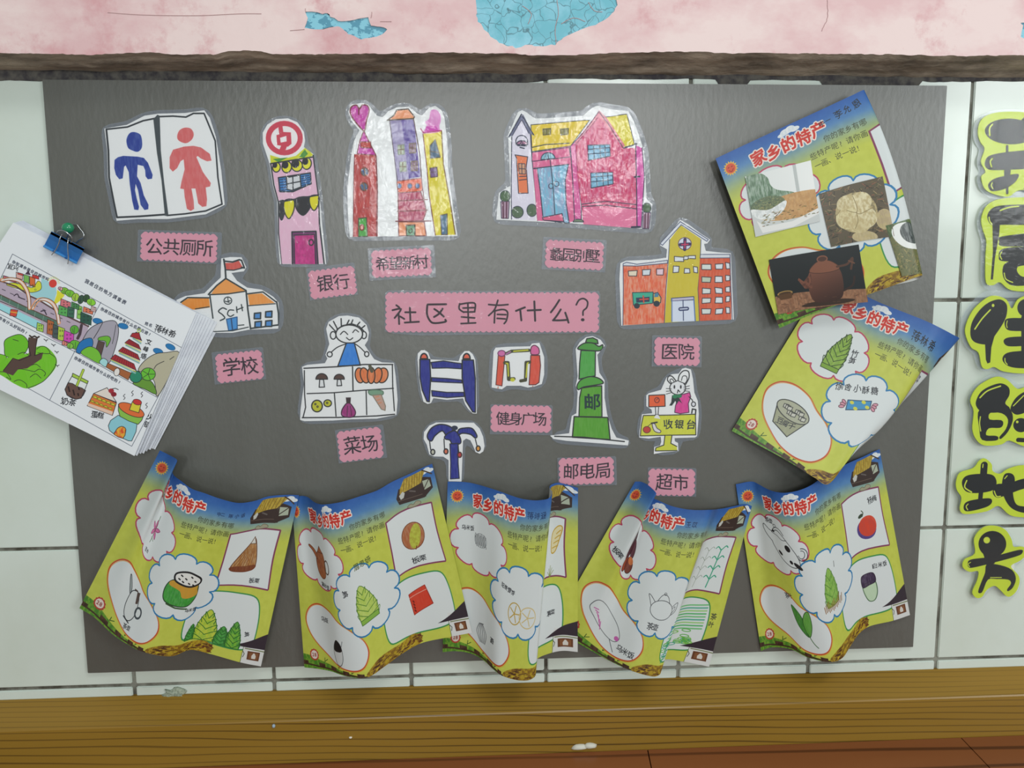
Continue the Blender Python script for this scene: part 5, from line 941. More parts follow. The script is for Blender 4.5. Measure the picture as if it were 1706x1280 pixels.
worksheet(Surf((1200, 490, 3.878), {0: [(0, 694, -124, 2), (.1, 780, -72, 3), (.21, 876, -20, 5), (.385, 1032, 56, 8), (.565, 1212, 128, 12), (.69, 1330, 175, 16), (.8, 1428, 222, 18), (.9, 1510, 266, 20), (.945, 1544, 285, 18), (.98, 1535, 300, 10), (1.05, 1490, 330, 3), (1.18, 1410, 360, 1)],
                               .5: [(0, 384, 380, 4), (.2, 588, 484, 8), (.385, 775, 578, 14), (.565, 950, 668, 22), (.66, 1040, 713, 27), (.74, 1108, 748, 29), (.78, 1125, 762, 27), (.82, 1118, 775, 18), (.95, 1080, 800, 5), (1.18, 980, 850, 1)],
                               1: [(0, 74, 885, 3), (.09, 150, 925, 8), (.2, 262, 985, 16), (.35, 410, 1065, 26), (.45, 505, 1122, 34), (.55, 610, 1188, 42), (.61, 690, 1232, 44), (.66, 752, 1175, 44), (.7, 785, 1115, 38), (.74, 800, 1070, 26), (.82, 820, 1010, 12), (.95, 860, 960, 5), (1.18, 960, 900, 1)]}, 0.0015),
          a, 'worksheet with curled right edge, blue candy and bamboo shoot, right of the hospital label')
# -- right side, top (with four pasted prints)
def T_(x, y):
    dx, dy = x - 38, y - 388; return ((.936 * dx - .352 * dy) / 942 * 1000, (.910 * dy + .414 * dx) / 942 * 1000)
a = page(); hw(a, '中一', 590, 72, 36, step=40, rot=-4, col='#27303c', bold=1.6); hw(a, '李允恩', 690, 60, 48, step=56, rot=-4, col='#27303c', bold=1.8)
ph = []
p = Art(340, 300, '#c9cdcc'); p.k = 1
p.poly(rect(0, 0, 340, 160), '#d5d9d8', col2='#eceeed', grad=[(0, 0), (340, 60)]); p.poly(rect(245, 0, 262, 150), '#b9bfbe'); p.poly(cr([(0, 10), (70, 0), (110, 30), (120, 70), (150, 100), (230, 130), (220, 150), (0, 170)], True), '#5a7c5c', tex=.5, col2='#3c6040')
p.poly(ell(230, 195, 210, 62), '#b98a52', tex=.08, col2='#c89a60'); p.poly([(20, 225), (60, 262), (200, 268), (340, 235), (340, 262), (200, 296), (40, 290)], '#e6e6e4')
p.poly(ell(90, 160, 90, 40), '#4c6040', tex=.2, col2='#6a7448')
for k in range(120): an = rnd.uniform(0, 6.28); r = rnd.random(); x, y = 92 + 86 * r * math.cos(an), 150 + 30 * r * math.sin(an); t = rnd.uniform(0, 3.1); p.line([(x, y), (x + 10 * math.cos(t), y + 7 * math.sin(t))], 2.5, rnd.choice(['#2f4630', '#7a8a5c', '#4c5c38', '#8c8a58']))
p.poly(cr([(2, 165), (90, 185), (182, 160), (170, 200), (120, 228), (60, 228), (15, 205)], True), '#eef0ef', col2='#cfd4d4'); p.poly([(70, 225), (115, 225), (112, 240), (75, 240)], '#dcdedc')
for k in range(60): x, y = rnd.uniform(40, 330), rnd.uniform(200, 262); t = rnd.uniform(-.5, .5); p.line([(x, y), (x + 10, y + 8 * t)], 3, rnd.choice(['#5a5a30', '#6a4a24', '#8a7a40']))
ph.append(('pasted_print', [T_(187, 485), T_(520, 405), T_(572, 712), T_(243, 797)], p))
p = Art(300, 280, '#5c5240'); p.k = 1
for k in range(320): x, y = rnd.uniform(0, 300), rnd.uniform(0, 280); t = rnd.uniform(0, 3.1); p.line([(x, y), (x + 22 * math.cos(t), y + 16 * math.sin(t))], rnd.uniform(1.5, 4), rnd.choice(['#3c3628', '#7a6444', '#8c5a44', '#4c5438', '#9a8660', '#2c2a20']))
for x, y, rx, ry, c in ((270, 195, 38, 48, '#b8a582'), (165, 262, 60, 28, '#c4b48c'), (150, 140, 98, 98, '#8d8260'), (120, 90, 52, 44, '#ddd3ac'), (182, 92, 50, 46, '#e2d8b2'), (108, 158, 58, 56, '#dacfa2'), (185, 172, 56, 52, '#e0d6b0'), (150, 205, 50, 36, '#cfc296')): p.poly(ell(x, y, rx, ry, 10), c, tex=.12, col2='#bfae80')
for q in ([(150, 60), (158, 110), (150, 140), (110, 120)], [(150, 140), (170, 150), (235, 130)], [(150, 140), (150, 180), (130, 215)], [(60, 130), (80, 110)]): p.line(cr(q), 3, '#8a7a50')
ph.append(('pasted_print', [T_(565, 575), T_(872, 480), T_(940, 770), T_(628, 842)], p))
p = Art(440, 280, '#1d2224'); p.k = 1
p.poly([(0, 190), (110, 190), (440, 215), (440, 280), (0, 280)], '#a5785a', tex=.15, col2='#8c6248'); p.poly(ell(50, 190, 40, 16), '#3c2a1c'); p.poly(ell(50, 182, 38, 13), '#a08048'); p.poly(ell(50, 182, 30, 8), '#4a3420'); p.poly([(12, 185), (88, 185), (78, 212), (24, 212)], '#5a3e26')
p.poly(ell(250, 262, 130, 14), '#3a2a20'); p.poly(cr([(180, 105), (225, 78), (290, 78), (330, 105), (338, 170), (325, 235), (290, 255), (215, 258), (180, 240), (168, 180)], True), '#7a4c3c', col2='#3c2620', grad=[(200, 90), (260, 260)]); p.poly([(190, 100), (150, 140), (128, 118), (122, 128), (150, 178), (185, 180)], '#7a4c3c', col2='#54342a')
p.ol(cr([(185, 98), (215, 60), (255, 48), (300, 62), (330, 100), (260, 112)], True), '#82523e', 3, '#4a2e24'); p.ol(ell(255, 42, 24, 15), '#4c3026', 6, '#82523e'); p.line(cr([(320, 90), (370, 85), (400, 60), (385, 110)]), 11, '#54382c'); p.line(cr([(395, 150), (380, 190), (335, 210)]), 10, '#332420'); p.line([(380, 70), (405, 85)], 7, '#6a4838')
for k in range(14): x = rnd.uniform(10, 430); y = rnd.uniform(215, 275); p.line([(x, y), (x + rnd.uniform(5, 22), y)], 2.5, '#5a3c2c')
ph.append(('pasted_print', [T_(312, 915), T_(765, 825), T_(808, 1110), T_(362, 1200)], p))
p = Art(200, 260, '#6a6c42'); p.k = 1
for k in range(260): x, y = rnd.uniform(0, 200), rnd.uniform(0, 260); t = rnd.uniform(0, 3.1); p.line([(x, y), (x + 14 * math.cos(t), y + 14 * math.sin(t))], rnd.uniform(2, 4), rnd.choice(['#3c4424', '#8c8450', '#a0905c', '#5a6434', '#7a6c3c']))
p.poly(rect(0, 0, 200, 60), '#5f7a4c', tex=.5, col2='#3c5430'); p.poly(ell(130, 75, 110, 62, 20), '#e9ebe9'); p.poly(ell(150, 65, 70, 50, 20), '#2c3434', tex=.4)
ph.append(('pasted_print', [T_(895, 722), T_(1029, 676), T_(1096, 935), T_(985, 962)], p))
worksheet(Surf((1180, 140, 3.121), {0: [(0, 38, 388, 1), (.2, 216, 304, 3), (.4, 394, 222, 4), (.6, 573, 140, 4), (.8, 745, 60, 4), (.88, 810, 31, 3), (.93, 800, 50, 1), (1.18, 640, 130, .5)],
                               .5: [(0, 204, 829, 4), (.2, 380, 751, 8), (.4, 556, 674, 11), (.6, 735, 593, 14), (.8, 925, 520, 16), (.865, 990, 492, 15), (.91, 985, 505, 8), (1.18, 800, 585, 2)],
                               1: [(0, 370, 1270, 3), (.2, 548, 1194, 8), (.4, 730, 1130, 14), (.6, 908, 1068, 18), (.78, 1062, 1012, 19), (.83, 1112, 995, 17), (.87, 1105, 1005, 8), (1.18, 900, 1060, 2)]}, 0.018),
          a, 'worksheet at the top right of the board covered with four pasted photo prints', photos=ph)
# ================================================================== big yellow-green characters on the tiles
GC = 'yellow-green characters stuck on the tiles at the right edge'
LIME = '#cfe23a'
M_FOAM = mat('foam_pad', '#e6e8e2', 0.9)
def bigchar(x0, y0, k, outline, label, shapes, film=8, filmshift=(0, 0)):
    out = cr(outline, True, 4); s, a = sheet(x0, y0, k, out, LIME)
    f0 = a.f
    shapes(a)
    fp = grow(s.o, film) + np.array(filmshift)
    o = place_flat('character_sign', s, 0.0085, label, 'sign', GC, filmpts=fp, th=0.0015, rough=.35)
    c = s.o.mean(0); sz = (s.o.max(0) - s.o.min(0)) * .22
    for sg in (-1, 1):
        bm = bmesh.new(); q = P(c[0] + sg * sz[0] * .8, c[1], 0.0); box_bm(bm, q.x - .008, q.x + .008, -0.0071, -0.0006, q.z - .012, q.z + .012, .0005)
        bmesh.ops.translate(bm, verts=bm.verts, vec=-o.location); obj('foam_pad', bm_mesh('foam_pad', bm), M_FOAM, o)
    return o
BK = '#171a1c'
def hl(a, p, w): a.line(cr(p) if len(p) > 2 else p, w, '#d6e64a')
def f1(a):
    a.poly(ell(650, 352, 150, 76, 2), BK); hl(a, [(545, 310), (528, 335), (530, 375)], 10)
    a.poly(cr([(500, 540), (520, 500), (600, 478), (760, 462), (900, 455), (905, 560), (760, 572), (640, 578), (540, 580), (508, 565)], True), BK); hl(a, [(545, 512), (532, 530), (540, 560)], 9)
    a.line([(632, 440), (632, 715)], 16, BK); a.poly(cr([(625, 470), (650, 500), (650, 610), (615, 620)], True), BK)
    a.poly(cr([(522, 660), (560, 630), (640, 610), (700, 605), (680, 650), (620, 690), (550, 705), (525, 690)], True), BK); hl(a, [(545, 655), (538, 670), (548, 690)], 7)
    a.line(cr([(735, 290), (780, 420), (850, 600), (930, 650)]), 40, BK); a.line(cr([(900, 540), (820, 640), (740, 690)]), 22, BK); a.poly(ell(880, 330, 42, 30), BK)
bigchar(1500, 120, 3.553, [(460, 360), (475, 290), (530, 250), (620, 235), (740, 238), (860, 250), (950, 290), (960, 420), (975, 600), (940, 700), (840, 730), (745, 700), (690, 705), (640, 738), (560, 725), (500, 690), (480, 620), (505, 590), (478, 530), (500, 455), (475, 415)], 'topmost lime green sign with a chubby black character by the cement ledge', f1, 6, (-3, 2))
def f2(a):
    a.poly(cr([(515, 850), (540, 810), (600, 790), (760, 785), (900, 790), (905, 900), (760, 905), (600, 905), (555, 912), (525, 890)], True), BK); hl(a, [(592, 820), (640, 802), (700, 795)], 9); hl(a, [(525, 860), (530, 885), (548, 905)], 8)
    a.poly([(545, 890), (590, 890), (585, 960), (560, 1100), (548, 1228), (535, 1228), (548, 1060)], BK)
    a.poly(cr([(595, 975), (760, 955), (900, 960), (900, 1010), (760, 1030), (600, 1030), (585, 1000)], True), BK); a.poly(cr([(583, 1090), (600, 1050), (700, 1035), (900, 1040), (900, 1120), (720, 1120), (600, 1118)], True), BK); hl(a, [(600, 1065), (590, 1085), (600, 1108)], 7)
    a.poly(cr([(605, 1170), (625, 1130), (700, 1110), (900, 1120), (905, 1245), (760, 1262), (660, 1262), (615, 1225)], True), BK); a.poly(cr([(700, 1150), (860, 1150), (860, 1210), (720, 1210)], True), LIME); hl(a, [(615, 1190), (625, 1225), (665, 1245)], 7); a.line([(740, 1010), (740, 1120)], 34, BK)
bigchar(1500, 120, 3.553, [(480, 870), (505, 800), (560, 760), (640, 745), (760, 742), (900, 748), (960, 800), (965, 1000), (970, 1200), (940, 1290), (760, 1300), (650, 1290), (590, 1245), (550, 1262), (508, 1245), (505, 1100), (510, 1000), (488, 930)], 'second lime green sign from the top with a black character, right edge', f2, 6, (-2, 3))
def f3(a):
    a.poly(cr([(525, 300), (580, 210), (650, 150), (730, 128), (780, 165), (780, 240), (750, 310), (690, 400), (665, 440), (620, 458), (545, 440), (515, 390)], True), BK); a.poly([(640, 400), (690, 400), (668, 480), (660, 590), (640, 598), (628, 570), (622, 450)], BK)
    hl(a, [(660, 205), (600, 270), (548, 345)], 12); a.poly(ell(681, 172, 10, 12), '#d6e64a')
    a.poly(ell(925, 190, 66, 66), BK); a.poly(cr([(765, 300), (790, 268), (900, 265), (1010, 270), (1010, 355), (900, 360), (790, 352)], True), BK); hl(a, [(785, 285), (780, 315), (785, 335)], 7)
    a.poly(cr([(758, 435), (790, 408), (900, 400), (1000, 405), (1000, 470), (900, 470), (790, 470)], True), BK); a.poly(cr([(750, 570), (775, 525), (860, 508), (1010, 510), (1020, 620), (880, 632), (790, 615)], True), BK); a.line([(905, 260), (905, 560)], 38, BK); hl(a, [(768, 560), (770, 585), (785, 605)], 8)
bigchar(1500, 470, 4.41, [(478, 380), (488, 300), (540, 200), (630, 120), (700, 100), (780, 130), (820, 195), (862, 130), (930, 100), (1010, 120), (1050, 220), (1050, 500), (1020, 640), (909, 672), (760, 658), (690, 625), (640, 640), (600, 622), (575, 520), (520, 480)], 'third lime green sign from the top, tall black character beside the worksheet corner', f3, 8, (-2, -3))
def f4(a):
    a.poly(cr([(555, 880), (590, 810), (660, 765), (740, 745), (795, 775), (800, 830), (770, 890), (800, 930), (700, 960), (600, 950), (565, 925)], True), BK); hl(a, [(585, 850), (640, 800), (735, 765)], 12)
    a.poly(cr([(570, 960), (620, 930), (760, 900), (815, 950), (825, 1020), (790, 1100), (740, 1152), (728, 1138), (775, 1080), (790, 1010), (745, 965), (660, 962), (655, 1010), (740, 1015), (755, 1045), (730, 1072), (650, 1075), (630, 1125), (700, 1130), (720, 1145), (700, 1165), (600, 1160), (580, 1080)], True, 3), BK); hl(a, [(588, 990), (582, 1040), (590, 1095)], 9)
    a.poly(cr([(810, 920), (850, 850), (920, 805), (980, 820), (985, 890), (930, 950), (860, 975), (820, 955)], True), BK); hl(a, [(830, 910), (905, 835)], 9); a.line(cr([(940, 890), (1010, 930), (1010, 1080), (960, 1150)]), 36, BK)
    a.poly(ell(885, 1052, 56, 52), BK); a.poly(ell(858, 1028, 10, 10), '#d6e64a'); a.line([(865, 1160), (960, 1165)], 34, BK)
bigchar(1500, 470, 4.41, [(540, 950), (515, 870), (560, 780), (640, 722), (720, 695), (790, 722), (860, 785), (930, 770), (1010, 780), (1060, 860), (1060, 1100), (1000, 1200), (909, 1208), (800, 1165), (740, 1195), (620, 1202), (560, 1160), (530, 1080)], 'fourth lime green sign from the top, chunky black character above the tile joint', f4, 5, (0, -2))
def f5(a):
    a.poly(cr([(320, 200), (345, 165), (420, 155), (480, 162), (500, 200), (480, 240), (400, 255), (340, 245)], True), BK); a.line([(436, 110), (432, 160)], 40, BK); a.line([(420, 240), (414, 300)], 26, BK); a.poly(cr([(330, 320), (360, 295), (460, 282), (475, 305), (440, 330), (345, 350)], True), BK); hl(a, [(345, 190), (335, 225), (370, 250)], 8); hl(a, [(352, 312), (342, 325), (350, 342)], 6); hl(a, [(430, 105), (428, 122)], 6)
    a.poly(cr([(480, 250), (500, 210), (560, 205), (643, 180), (760, 170), (765, 215), (643, 232), (540, 270), (500, 278)], True), BK); a.poly(cr([(530, 190), (545, 155), (580, 155), (595, 185), (585, 250), (600, 310), (643, 325), (720, 325), (770, 300), (775, 330), (740, 360), (643, 358), (580, 335), (545, 290), (530, 240)], True), BK)
    a.line([(670, 120), (672, 290)], 30, BK); hl(a, [(555, 165), (542, 180)], 6); hl(a, [(488, 245), (500, 272), (520, 272)], 7)
bigchar(1500, 740, 3.12, [(290, 200), (310, 150), (380, 125), (410, 88), (440, 75), (475, 105), (480, 140), (520, 155), (560, 130), (640, 110), (760, 125), (810, 200), (800, 330), (740, 385), (643, 382), (570, 370), (510, 322), (450, 350), (340, 365), (310, 340), (318, 280), (295, 240)], 'fifth lime green sign from the top, wide black character over a tile joint', f5, 3)
def f6(a):
    a.poly(ell(478, 520, 72, 68), BK); a.poly([(430, 570), (470, 575), (500, 565), (490, 620), (450, 640), (440, 600)], BK); a.poly(cr([(350, 620), (370, 600), (480, 585), (620, 550), (632, 568), (600, 585), (480, 618), (380, 642), (355, 640)], True), BK)
    a.poly(cr([(450, 625), (520, 630), (580, 655), (600, 700), (585, 745), (560, 765), (555, 755), (575, 725), (560, 705), (500, 702), (455, 705), (430, 760), (418, 775), (404, 768), (420, 720), (440, 670)], True, 3), BK)
    a.poly(ell(449, 500, 17, 17), '#d6e64a'); hl(a, [(468, 694), (525, 694)], 5); hl(a, [(365, 615), (352, 625), (360, 638)], 5)
bigchar(1500, 740, 3.12, [(430, 435), (490, 425), (545, 445), (578, 495), (590, 535), (640, 535), (655, 570), (625, 605), (575, 635), (612, 680), (620, 720), (600, 770), (560, 795), (520, 760), (490, 738), (450, 758), (425, 795), (395, 800), (375, 770), (400, 710), (405, 662), (360, 665), (325, 640), (335, 600), (388, 570), (385, 490)], 'lowest lime green sign, black character like a running figure, below the tile joint', f6, 3)
# ================================================================== clipped sheaf of paper on the left
TLc, BRc = np.array([22.0, 371.0]), np.array([224.0, 760.0])
s = Sheet([(-130, 360), (380, 360), (380, 770), (-130, 770)], '#e9edf2')
a = s.crop(0, 360, 3.122); F = '#4a5264'
A1 = [(65, 198), (945, 685), (685, 1198)]
a.line([(65, 198), (945, 685), (820, 945), (685, 1198), (258, 958), (-180, 715)], 2.5, F); a.line([(65, 198), (-180, 700)], 2.5, F); a.line([(525, 448), (388, 705), (258, 958)], 2.5, F); a.line([(-60, 480), (388, 705), (820, 945)], 2.5, F)
a.text('我居住的地方调查表', 452, 340, 24, '#3a4050', rot=29, step=27.5, bold=1, jit=.1); a.text('你知道你居住的城市吗', 72, 240, 19, '#3a4050', rot=27, step=21.5, bold=.8, jit=.1); hw(a, '宜兴', 52, 262, 34, rot=16, step=32, bold=2)
a.text('你居住的城市有什么名胜古迹?', 532, 485, 20, '#3a4050', rot=28, step=21.5, bold=.8, jit=.1); a.text('姓名', 762, 560, 19, '#3a4050', rot=22, step=22, bold=.8); hw(a, '蒋林希', 822, 585, 42, rot=22, step=38, bold=2.2, col='#23262c')
a.text('你居住的城市有什么好吃的?', 395, 740, 20, '#3a4050', rot=29, step=21.5, bold=.8, jit=.1); a.text('居住的城市有什么好玩的?', -75, 490, 20, '#3a4050', rot=29, step=22, bold=.8, jit=.1)
hw(a, '奶茶', 335, 962, 42, rot=12, step=42, bold=2.5, col='#23262c'); hw(a, '蛋糕', 490, 1032, 38, rot=10, step=34, bold=2.5, col='#23262c'); hw(a, '火锅', 780, 1045, 40, rot=20, vert=True, step=44, bold=2, col='#23262c'); hw(a, '文峰塔', 772, 655, 32, rot=20, vert=True, step=40, bold=2, col='#23262c')
# city picture (crop 0,420 scale 5.565)
a = s.crop(0, 420, 5.565); E_ = '#2a2a30'
a.poly([(-150, 210), (0, 270), (340, 440), (545, 560), (820, 700), (790, 800), (700, 912), (500, 815), (340, 710), (0, 538), (-150, 470)], '#b9a9bb')
a.poly([(385, 240), (450, 275), (520, 330), (525, 380), (495, 480), (350, 430), (285, 400), (280, 375), (360, 340), (380, 290)], '#a3d4dc'); a.poly([(530, 350), (600, 400), (560, 450), (520, 480), (498, 470), (525, 400)], '#e0dc3c')
a.ol(cr([(60, 300), (120, 285), (200, 300), (300, 330), (350, 270), (380, 290), (375, 350), (290, 375), (200, 350), (100, 320)], True), '#d9dc3c', 4, E_)
for x, y, w, h, c in ((90, 240, 120, 45, '#c05a7c'), (180, 215, 60, 60, '#e0b0a8'), (245, 245, 50, 75, '#7cba5c'), (300, 270, 50, 90, '#d8703c'), (330, 225, 60, 36, '#cc3c3c'), (190, 200, 50, 20, '#d84c44')):
    a.ol([(x - w / 2, y - h / 2), (x + w / 2, y - h / 2 + w * .3), (x + w / 2, y + h / 2 + w * .2), (x - w / 2, y + h / 2 - w * .1)], c, 4, E_)
a.poly([(232, 205), (262, 168), (285, 215)], '#4a3a4c')
for k in range(26): x = 25 + k * 12; a.line(ell(x + rnd.uniform(-8, 8), 225 + k * 4.2 + rnd.uniform(-16, 20), 8, 7), 3, rnd.choice([E_, '#3f7a3c', '#7a2c4c']), closed=True)
a.line([(0, 268), (150, 320), (280, 410), (350, 440), (545, 560), (820, 690)], 14, '#5c4444')
a.poly([(-150, 340), (0, 390), (250, 510), (560, 660), (520, 690), (250, 560), (0, 440), (-150, 400)], '#587a6c'); a.line([(-100, 365), (0, 395), (250, 515), (550, 650)], 9, '#5c4a3c'); a.line([(-100, 420), (0, 455), (200, 540), (450, 660)], 7, '#4a3c38')
for k in range(7): a.line([(15 + k * 78, 402 + k * 38), (5 + k * 78, 455 + k * 38)], 4, '#8aa89a')
for k in range(9): a.line([(20 + k * 75, 345 + k * 37), (50 + k * 75, 358 + k * 37)], 5, E_)
a.line(cr([(130, 405), (160, 390), (180, 420), (230, 440)]), 9, '#3a3040'); a.line(cr([(380, 550), (410, 545), (430, 580)]), 10, '#3a3040')
a.poly([(-150, 420), (0, 472), (190, 560), (380, 650), (345, 710), (150, 610), (0, 535), (-150, 480)], '#9fdde6'); a.line([(-150, 478), (0, 535), (340, 710)], 5, E_)
for pts in ([(20, 262), (100, 250), (190, 275), (245, 350), (268, 430), (272, 520)], [(300, 520), (350, 450), (420, 440), (490, 480), (530, 560), (545, 655)]): a.line(cr(pts), 34, '#e8a070'); a.line(cr(pts), 16, '#ece0dc'); p_ = cr(pts); a.line(p_ + (14, -12), 4, E_); a.line(p_ - (14, -12), 4, E_)
a.ol([(100, 530), (165, 540), (150, 600), (90, 590)], '#d6503c', 4, E_); a.line([(98, 555), (158, 565)], 8, '#e0c040')
a.poly(ell(490, 292, 36, 38, 20), '#d8443c')
for t in range(9): an = -2.6 + t * .32; a.line([(495 + 42 * math.cos(an), 288 + 42 * math.sin(an)), (495 + 60 * math.cos(an), 288 + 60 * math.sin(an))], 5, '#d8d860')
for x, y, w, h, c in ((610, 480, 90, 60, '#d87880'), (590, 550, 90, 80, '#5cae5c'), (660, 560, 60, 90, '#3f6f5a'), (740, 560, 44, 120, '#8fcc5c'), (800, 620, 100, 90, '#2f5a4c'), (700, 500, 70, 50, '#4c8a54'), (820, 545, 90, 44, '#e07a5c'), (870, 530, 44, 44, '#e0c0c0'), (375, 700, 60, 70, '#a8d45c'), (470, 700, 60, 130, '#b5693c'), (520, 740, 55, 120, '#4c5c5c'), (570, 760, 60, 120, '#b4d04c'), (640, 790, 90, 90, '#d34fb8'), (610, 850, 60, 36, '#e88a7c')):
    a.ol([(x - w / 2, y - h / 2 - w * .2), (x + w / 2, y - h / 2 + w * .2), (x + w / 2 - 6, y + h / 2 + w * .15), (x - w / 2 - 6, y + h / 2 - w * .15)], c, 4, E_)
    for i in range(2):
        for j in range(2): a.line(ell(x - w * .2 + i * w * .35, y - h * .25 + j * h * .4, w * .07, h * .06), 3, E_, closed=True)
for x, y, rx, ry, c in ((600, 360, 40, 30, '#86c83c'), (650, 385, 45, 32, '#7cc43c'), (700, 420, 34, 38, '#a8d048'), (750, 440, 26, 42, '#3c5c48'), (800, 430, 30, 36, '#3c5c3c'), (845, 465, 42, 30, '#8cd43c'), (560, 340, 22, 16, '#e8a8b0'), (690, 720, 40, 40, '#5fae3c'), (700, 860, 55, 40, '#6ab83c'), (650, 870, 30, 26, '#8ac84c')):
    a.ol(ell(x, y, rx, ry, 20), c, 4, E_); a.line([(x, y - ry * .6), (x - 4, y + ry * .8)], 3, E_); a.line([(x - rx * .5, y - ry * .2), (x - rx * .3, y + ry * .6)], 3, E_)
a.line([(755, 680), (740, 760), (720, 800)], 26, '#4a3c44')
# great wall
a.ol(cr([(45, 820), (110, 780), (190, 765), (250, 810), (262, 880), (200, 960), (60, 970), (40, 890)], True), '#6fc22c', 5, E_); a.ol(cr([(-150, 900), (-20, 940), (60, 970), (40, 1040), (200, 1060), (260, 1250), (130, 1180), (0, 1130), (-150, 1080)], True), '#79c82e', 4, E_)
a.poly(cr([(160, 950), (260, 940), (340, 880), (430, 880), (520, 980), (510, 1080), (400, 1200), (260, 1265), (150, 1230), (40, 1160), (-40, 1100), (30, 1000)], True), '#74c62a', tex=.05)
for q in ([(340, 900), (380, 875), (430, 885), (460, 940), (350, 935)], [(460, 940), (520, 990), (500, 1080), (400, 1200), (260, 1262)], [(165, 950), (220, 930), (270, 960)], [(270, 1060), (330, 1040), (375, 1070)], [(320, 1110), (370, 1085), (420, 1120), (410, 1150)], [(280, 1160), (330, 1130), (380, 1170)], [(130, 1200), (180, 1185), (240, 1220), (250, 1258)], [(0, 1110), (60, 1120), (100, 1180), (60, 1160)], [(130, 1095), (200, 1085), (320, 1110)], [(120, 810), (170, 825)]): a.line(cr(q), 5, E_)
a.poly([(265, 790), (350, 800), (335, 880), (330, 960), (400, 935), (385, 990), (250, 1080), (170, 1085), (120, 1145), (25, 1110), (120, 990), (160, 1000), (270, 960), (265, 870)], '#5a4640'); a.line([(275, 775), (295, 790), (320, 780), (345, 795), (362, 785)], 14, '#3c302c'); a.line([(265, 800), (262, 870), (285, 960), (180, 1005), (120, 985), (30, 1100)], 6, '#2c2422'); a.line([(340, 810), (330, 900), (320, 960), (395, 935)], 6, '#2c2422')
for x, y in ((425, 815), (495, 860), (525, 925), (530, 1050)): a.line(cr([(x - 18, y - 8), (x, y + 4), (x + 18, y - 2)]), 6, E_); a.line([(x, y + 4), (x + 4, y + 16)], 5, E_)
# hills, pagoda, food (crop 70,520 scale 5.12)
a = s.crop(70, 520, 5.12)
for x, y, r in ((475, 78, 15), (692, 120, 15), (1095, 298, 25), (990, 335, 20)): a.ol(ell(x, y, 44, 24, r), '#2a7ab8', 3, '#2a4a6c')
a.ol(cr([(345, 240), (400, 150), (480, 100), (600, 72), (645, 110), (650, 200), (610, 350), (560, 440), (450, 380)], False, 4), '#a9a5b2', 5, E_, closed=True); a.line(cr([(515, 95), (480, 160), (440, 225)]), 5, E_); a.line(cr([(630, 110), (615, 200), (600, 270)]), 4, E_)
a.ol([(480, 245), (535, 260), (505, 370), (455, 330)], '#5c4844', 4, E_); a.ol(cr([(490, 215), (560, 205), (585, 235), (550, 300), (540, 250), (480, 240)], True), '#6fb83a', 4, E_)
a.ol(cr([(290, 340), (330, 250), (420, 222), (430, 290), (360, 350)], True, 4), '#2676b8', 4, E_); a.ol(cr([(330, 345), (400, 295), (470, 320), (505, 380), (495, 440), (400, 395)], True), '#78c03c', 4, E_); a.ol(cr([(490, 430), (520, 395), (560, 420), (545, 470)], True), '#a8dce0', 4, E_)
a.ol(cr([(820, 500), (870, 420), (960, 360), (1060, 345), (1170, 345), (1110, 500), (985, 720), (960, 600), (900, 520)], True, 4), '#b9b49c', 5, E_); a.line(cr([(1040, 420), (980, 450), (955, 485)]), 5, E_); a.line([(1125, 380), (1090, 405)], 5, E_)
a.ol(cr([(775, 610), (860, 570), (940, 600), (975, 700), (880, 660)], True), '#6a9a3c', 5, E_); a.ol(ell(905, 530, 62, 54), '#6cc03c', 5, E_); a.ol(ell(800, 552, 52, 50), '#2f8a6c', 5, E_)
for t in range(5): an = t * 1.25; a.line([(905, 530), (905 + 55 * math.cos(an), 530 + 48 * math.sin(an))], 4, E_)
PGR = '#a83038'
for (x0_, y0_, x1_, y1_, h) in ((780, 190, 845, 235, 40), (720, 248, 838, 312, 34), (665, 318, 830, 402, 40), (598, 385, 798, 488, 46)):
    cxm, cym = (x0_ + x1_) / 2, (y0_ + y1_) / 2; a.ol([(x0_ - 14, y0_ + 14), (x0_ + 24, y0_ - h * .5), (x1_ - 14, y1_ - h), (x1_ + 6, y1_ + 10)], PGR, 4, E_)
    for t in np.linspace(.1, .9, 9): a.line([(x0_ + 20 + (x1_ - x0_ - 30) * t, y0_ - h * .45 + (y1_ - y0_ - h * .4) * t), (x0_ + (x1_ - x0_) * t, y0_ + 10 + (y1_ - y0_) * t)], 3, '#5c1c24')
    a.line([(x0_ - 10, y0_ + 22), (x1_ + 2, y1_ + 20)], 7, '#d8c850'); a.line([(x0_ - 2, y0_ + 36), (x1_ - 4, y1_ + 32)], 14, '#8cb8b4')
a.ol([(560, 435), (760, 520), (735, 580), (545, 470)], '#a8643c', 4, E_); a.ol(ell(638, 512, 24, 34, 15), '#e8e4e0', 4, E_); a.ol([(770, 180), (828, 175), (845, 240), (752, 208)], PGR, 4, E_); a.line(ell(828, 158, 14, 14), 6, '#a8c83c', closed=True)
a.poly([(228, 600), (265, 520), (395, 590), (385, 640), (330, 740), (250, 735), (195, 660)], '#e6ecee'); a.ol([(222, 602), (260, 610), (300, 635), (340, 648), (372, 670), (352, 710), (330, 735), (290, 745), (250, 733), (212, 708), (195, 660)], '#6a5048', 5, E_); a.line([(265, 530), (225, 600), (195, 660), (215, 710), (290, 745), (335, 735), (390, 600)], 5, E_)
a.ol([(262, 522), (395, 590), (385, 612), (255, 550)], '#a8cc4c', 5, E_); a.line([(352, 495), (298, 625)], 22, '#5a6a2c'); a.line([(352, 495), (298, 625)], 14, '#b8d44c')
for k in range(12): x = 225 + (k * 41) % 120; a.line(ell(x, 640 + (k * 29) % 75, 4, 4), 6, '#2c2020', closed=True)
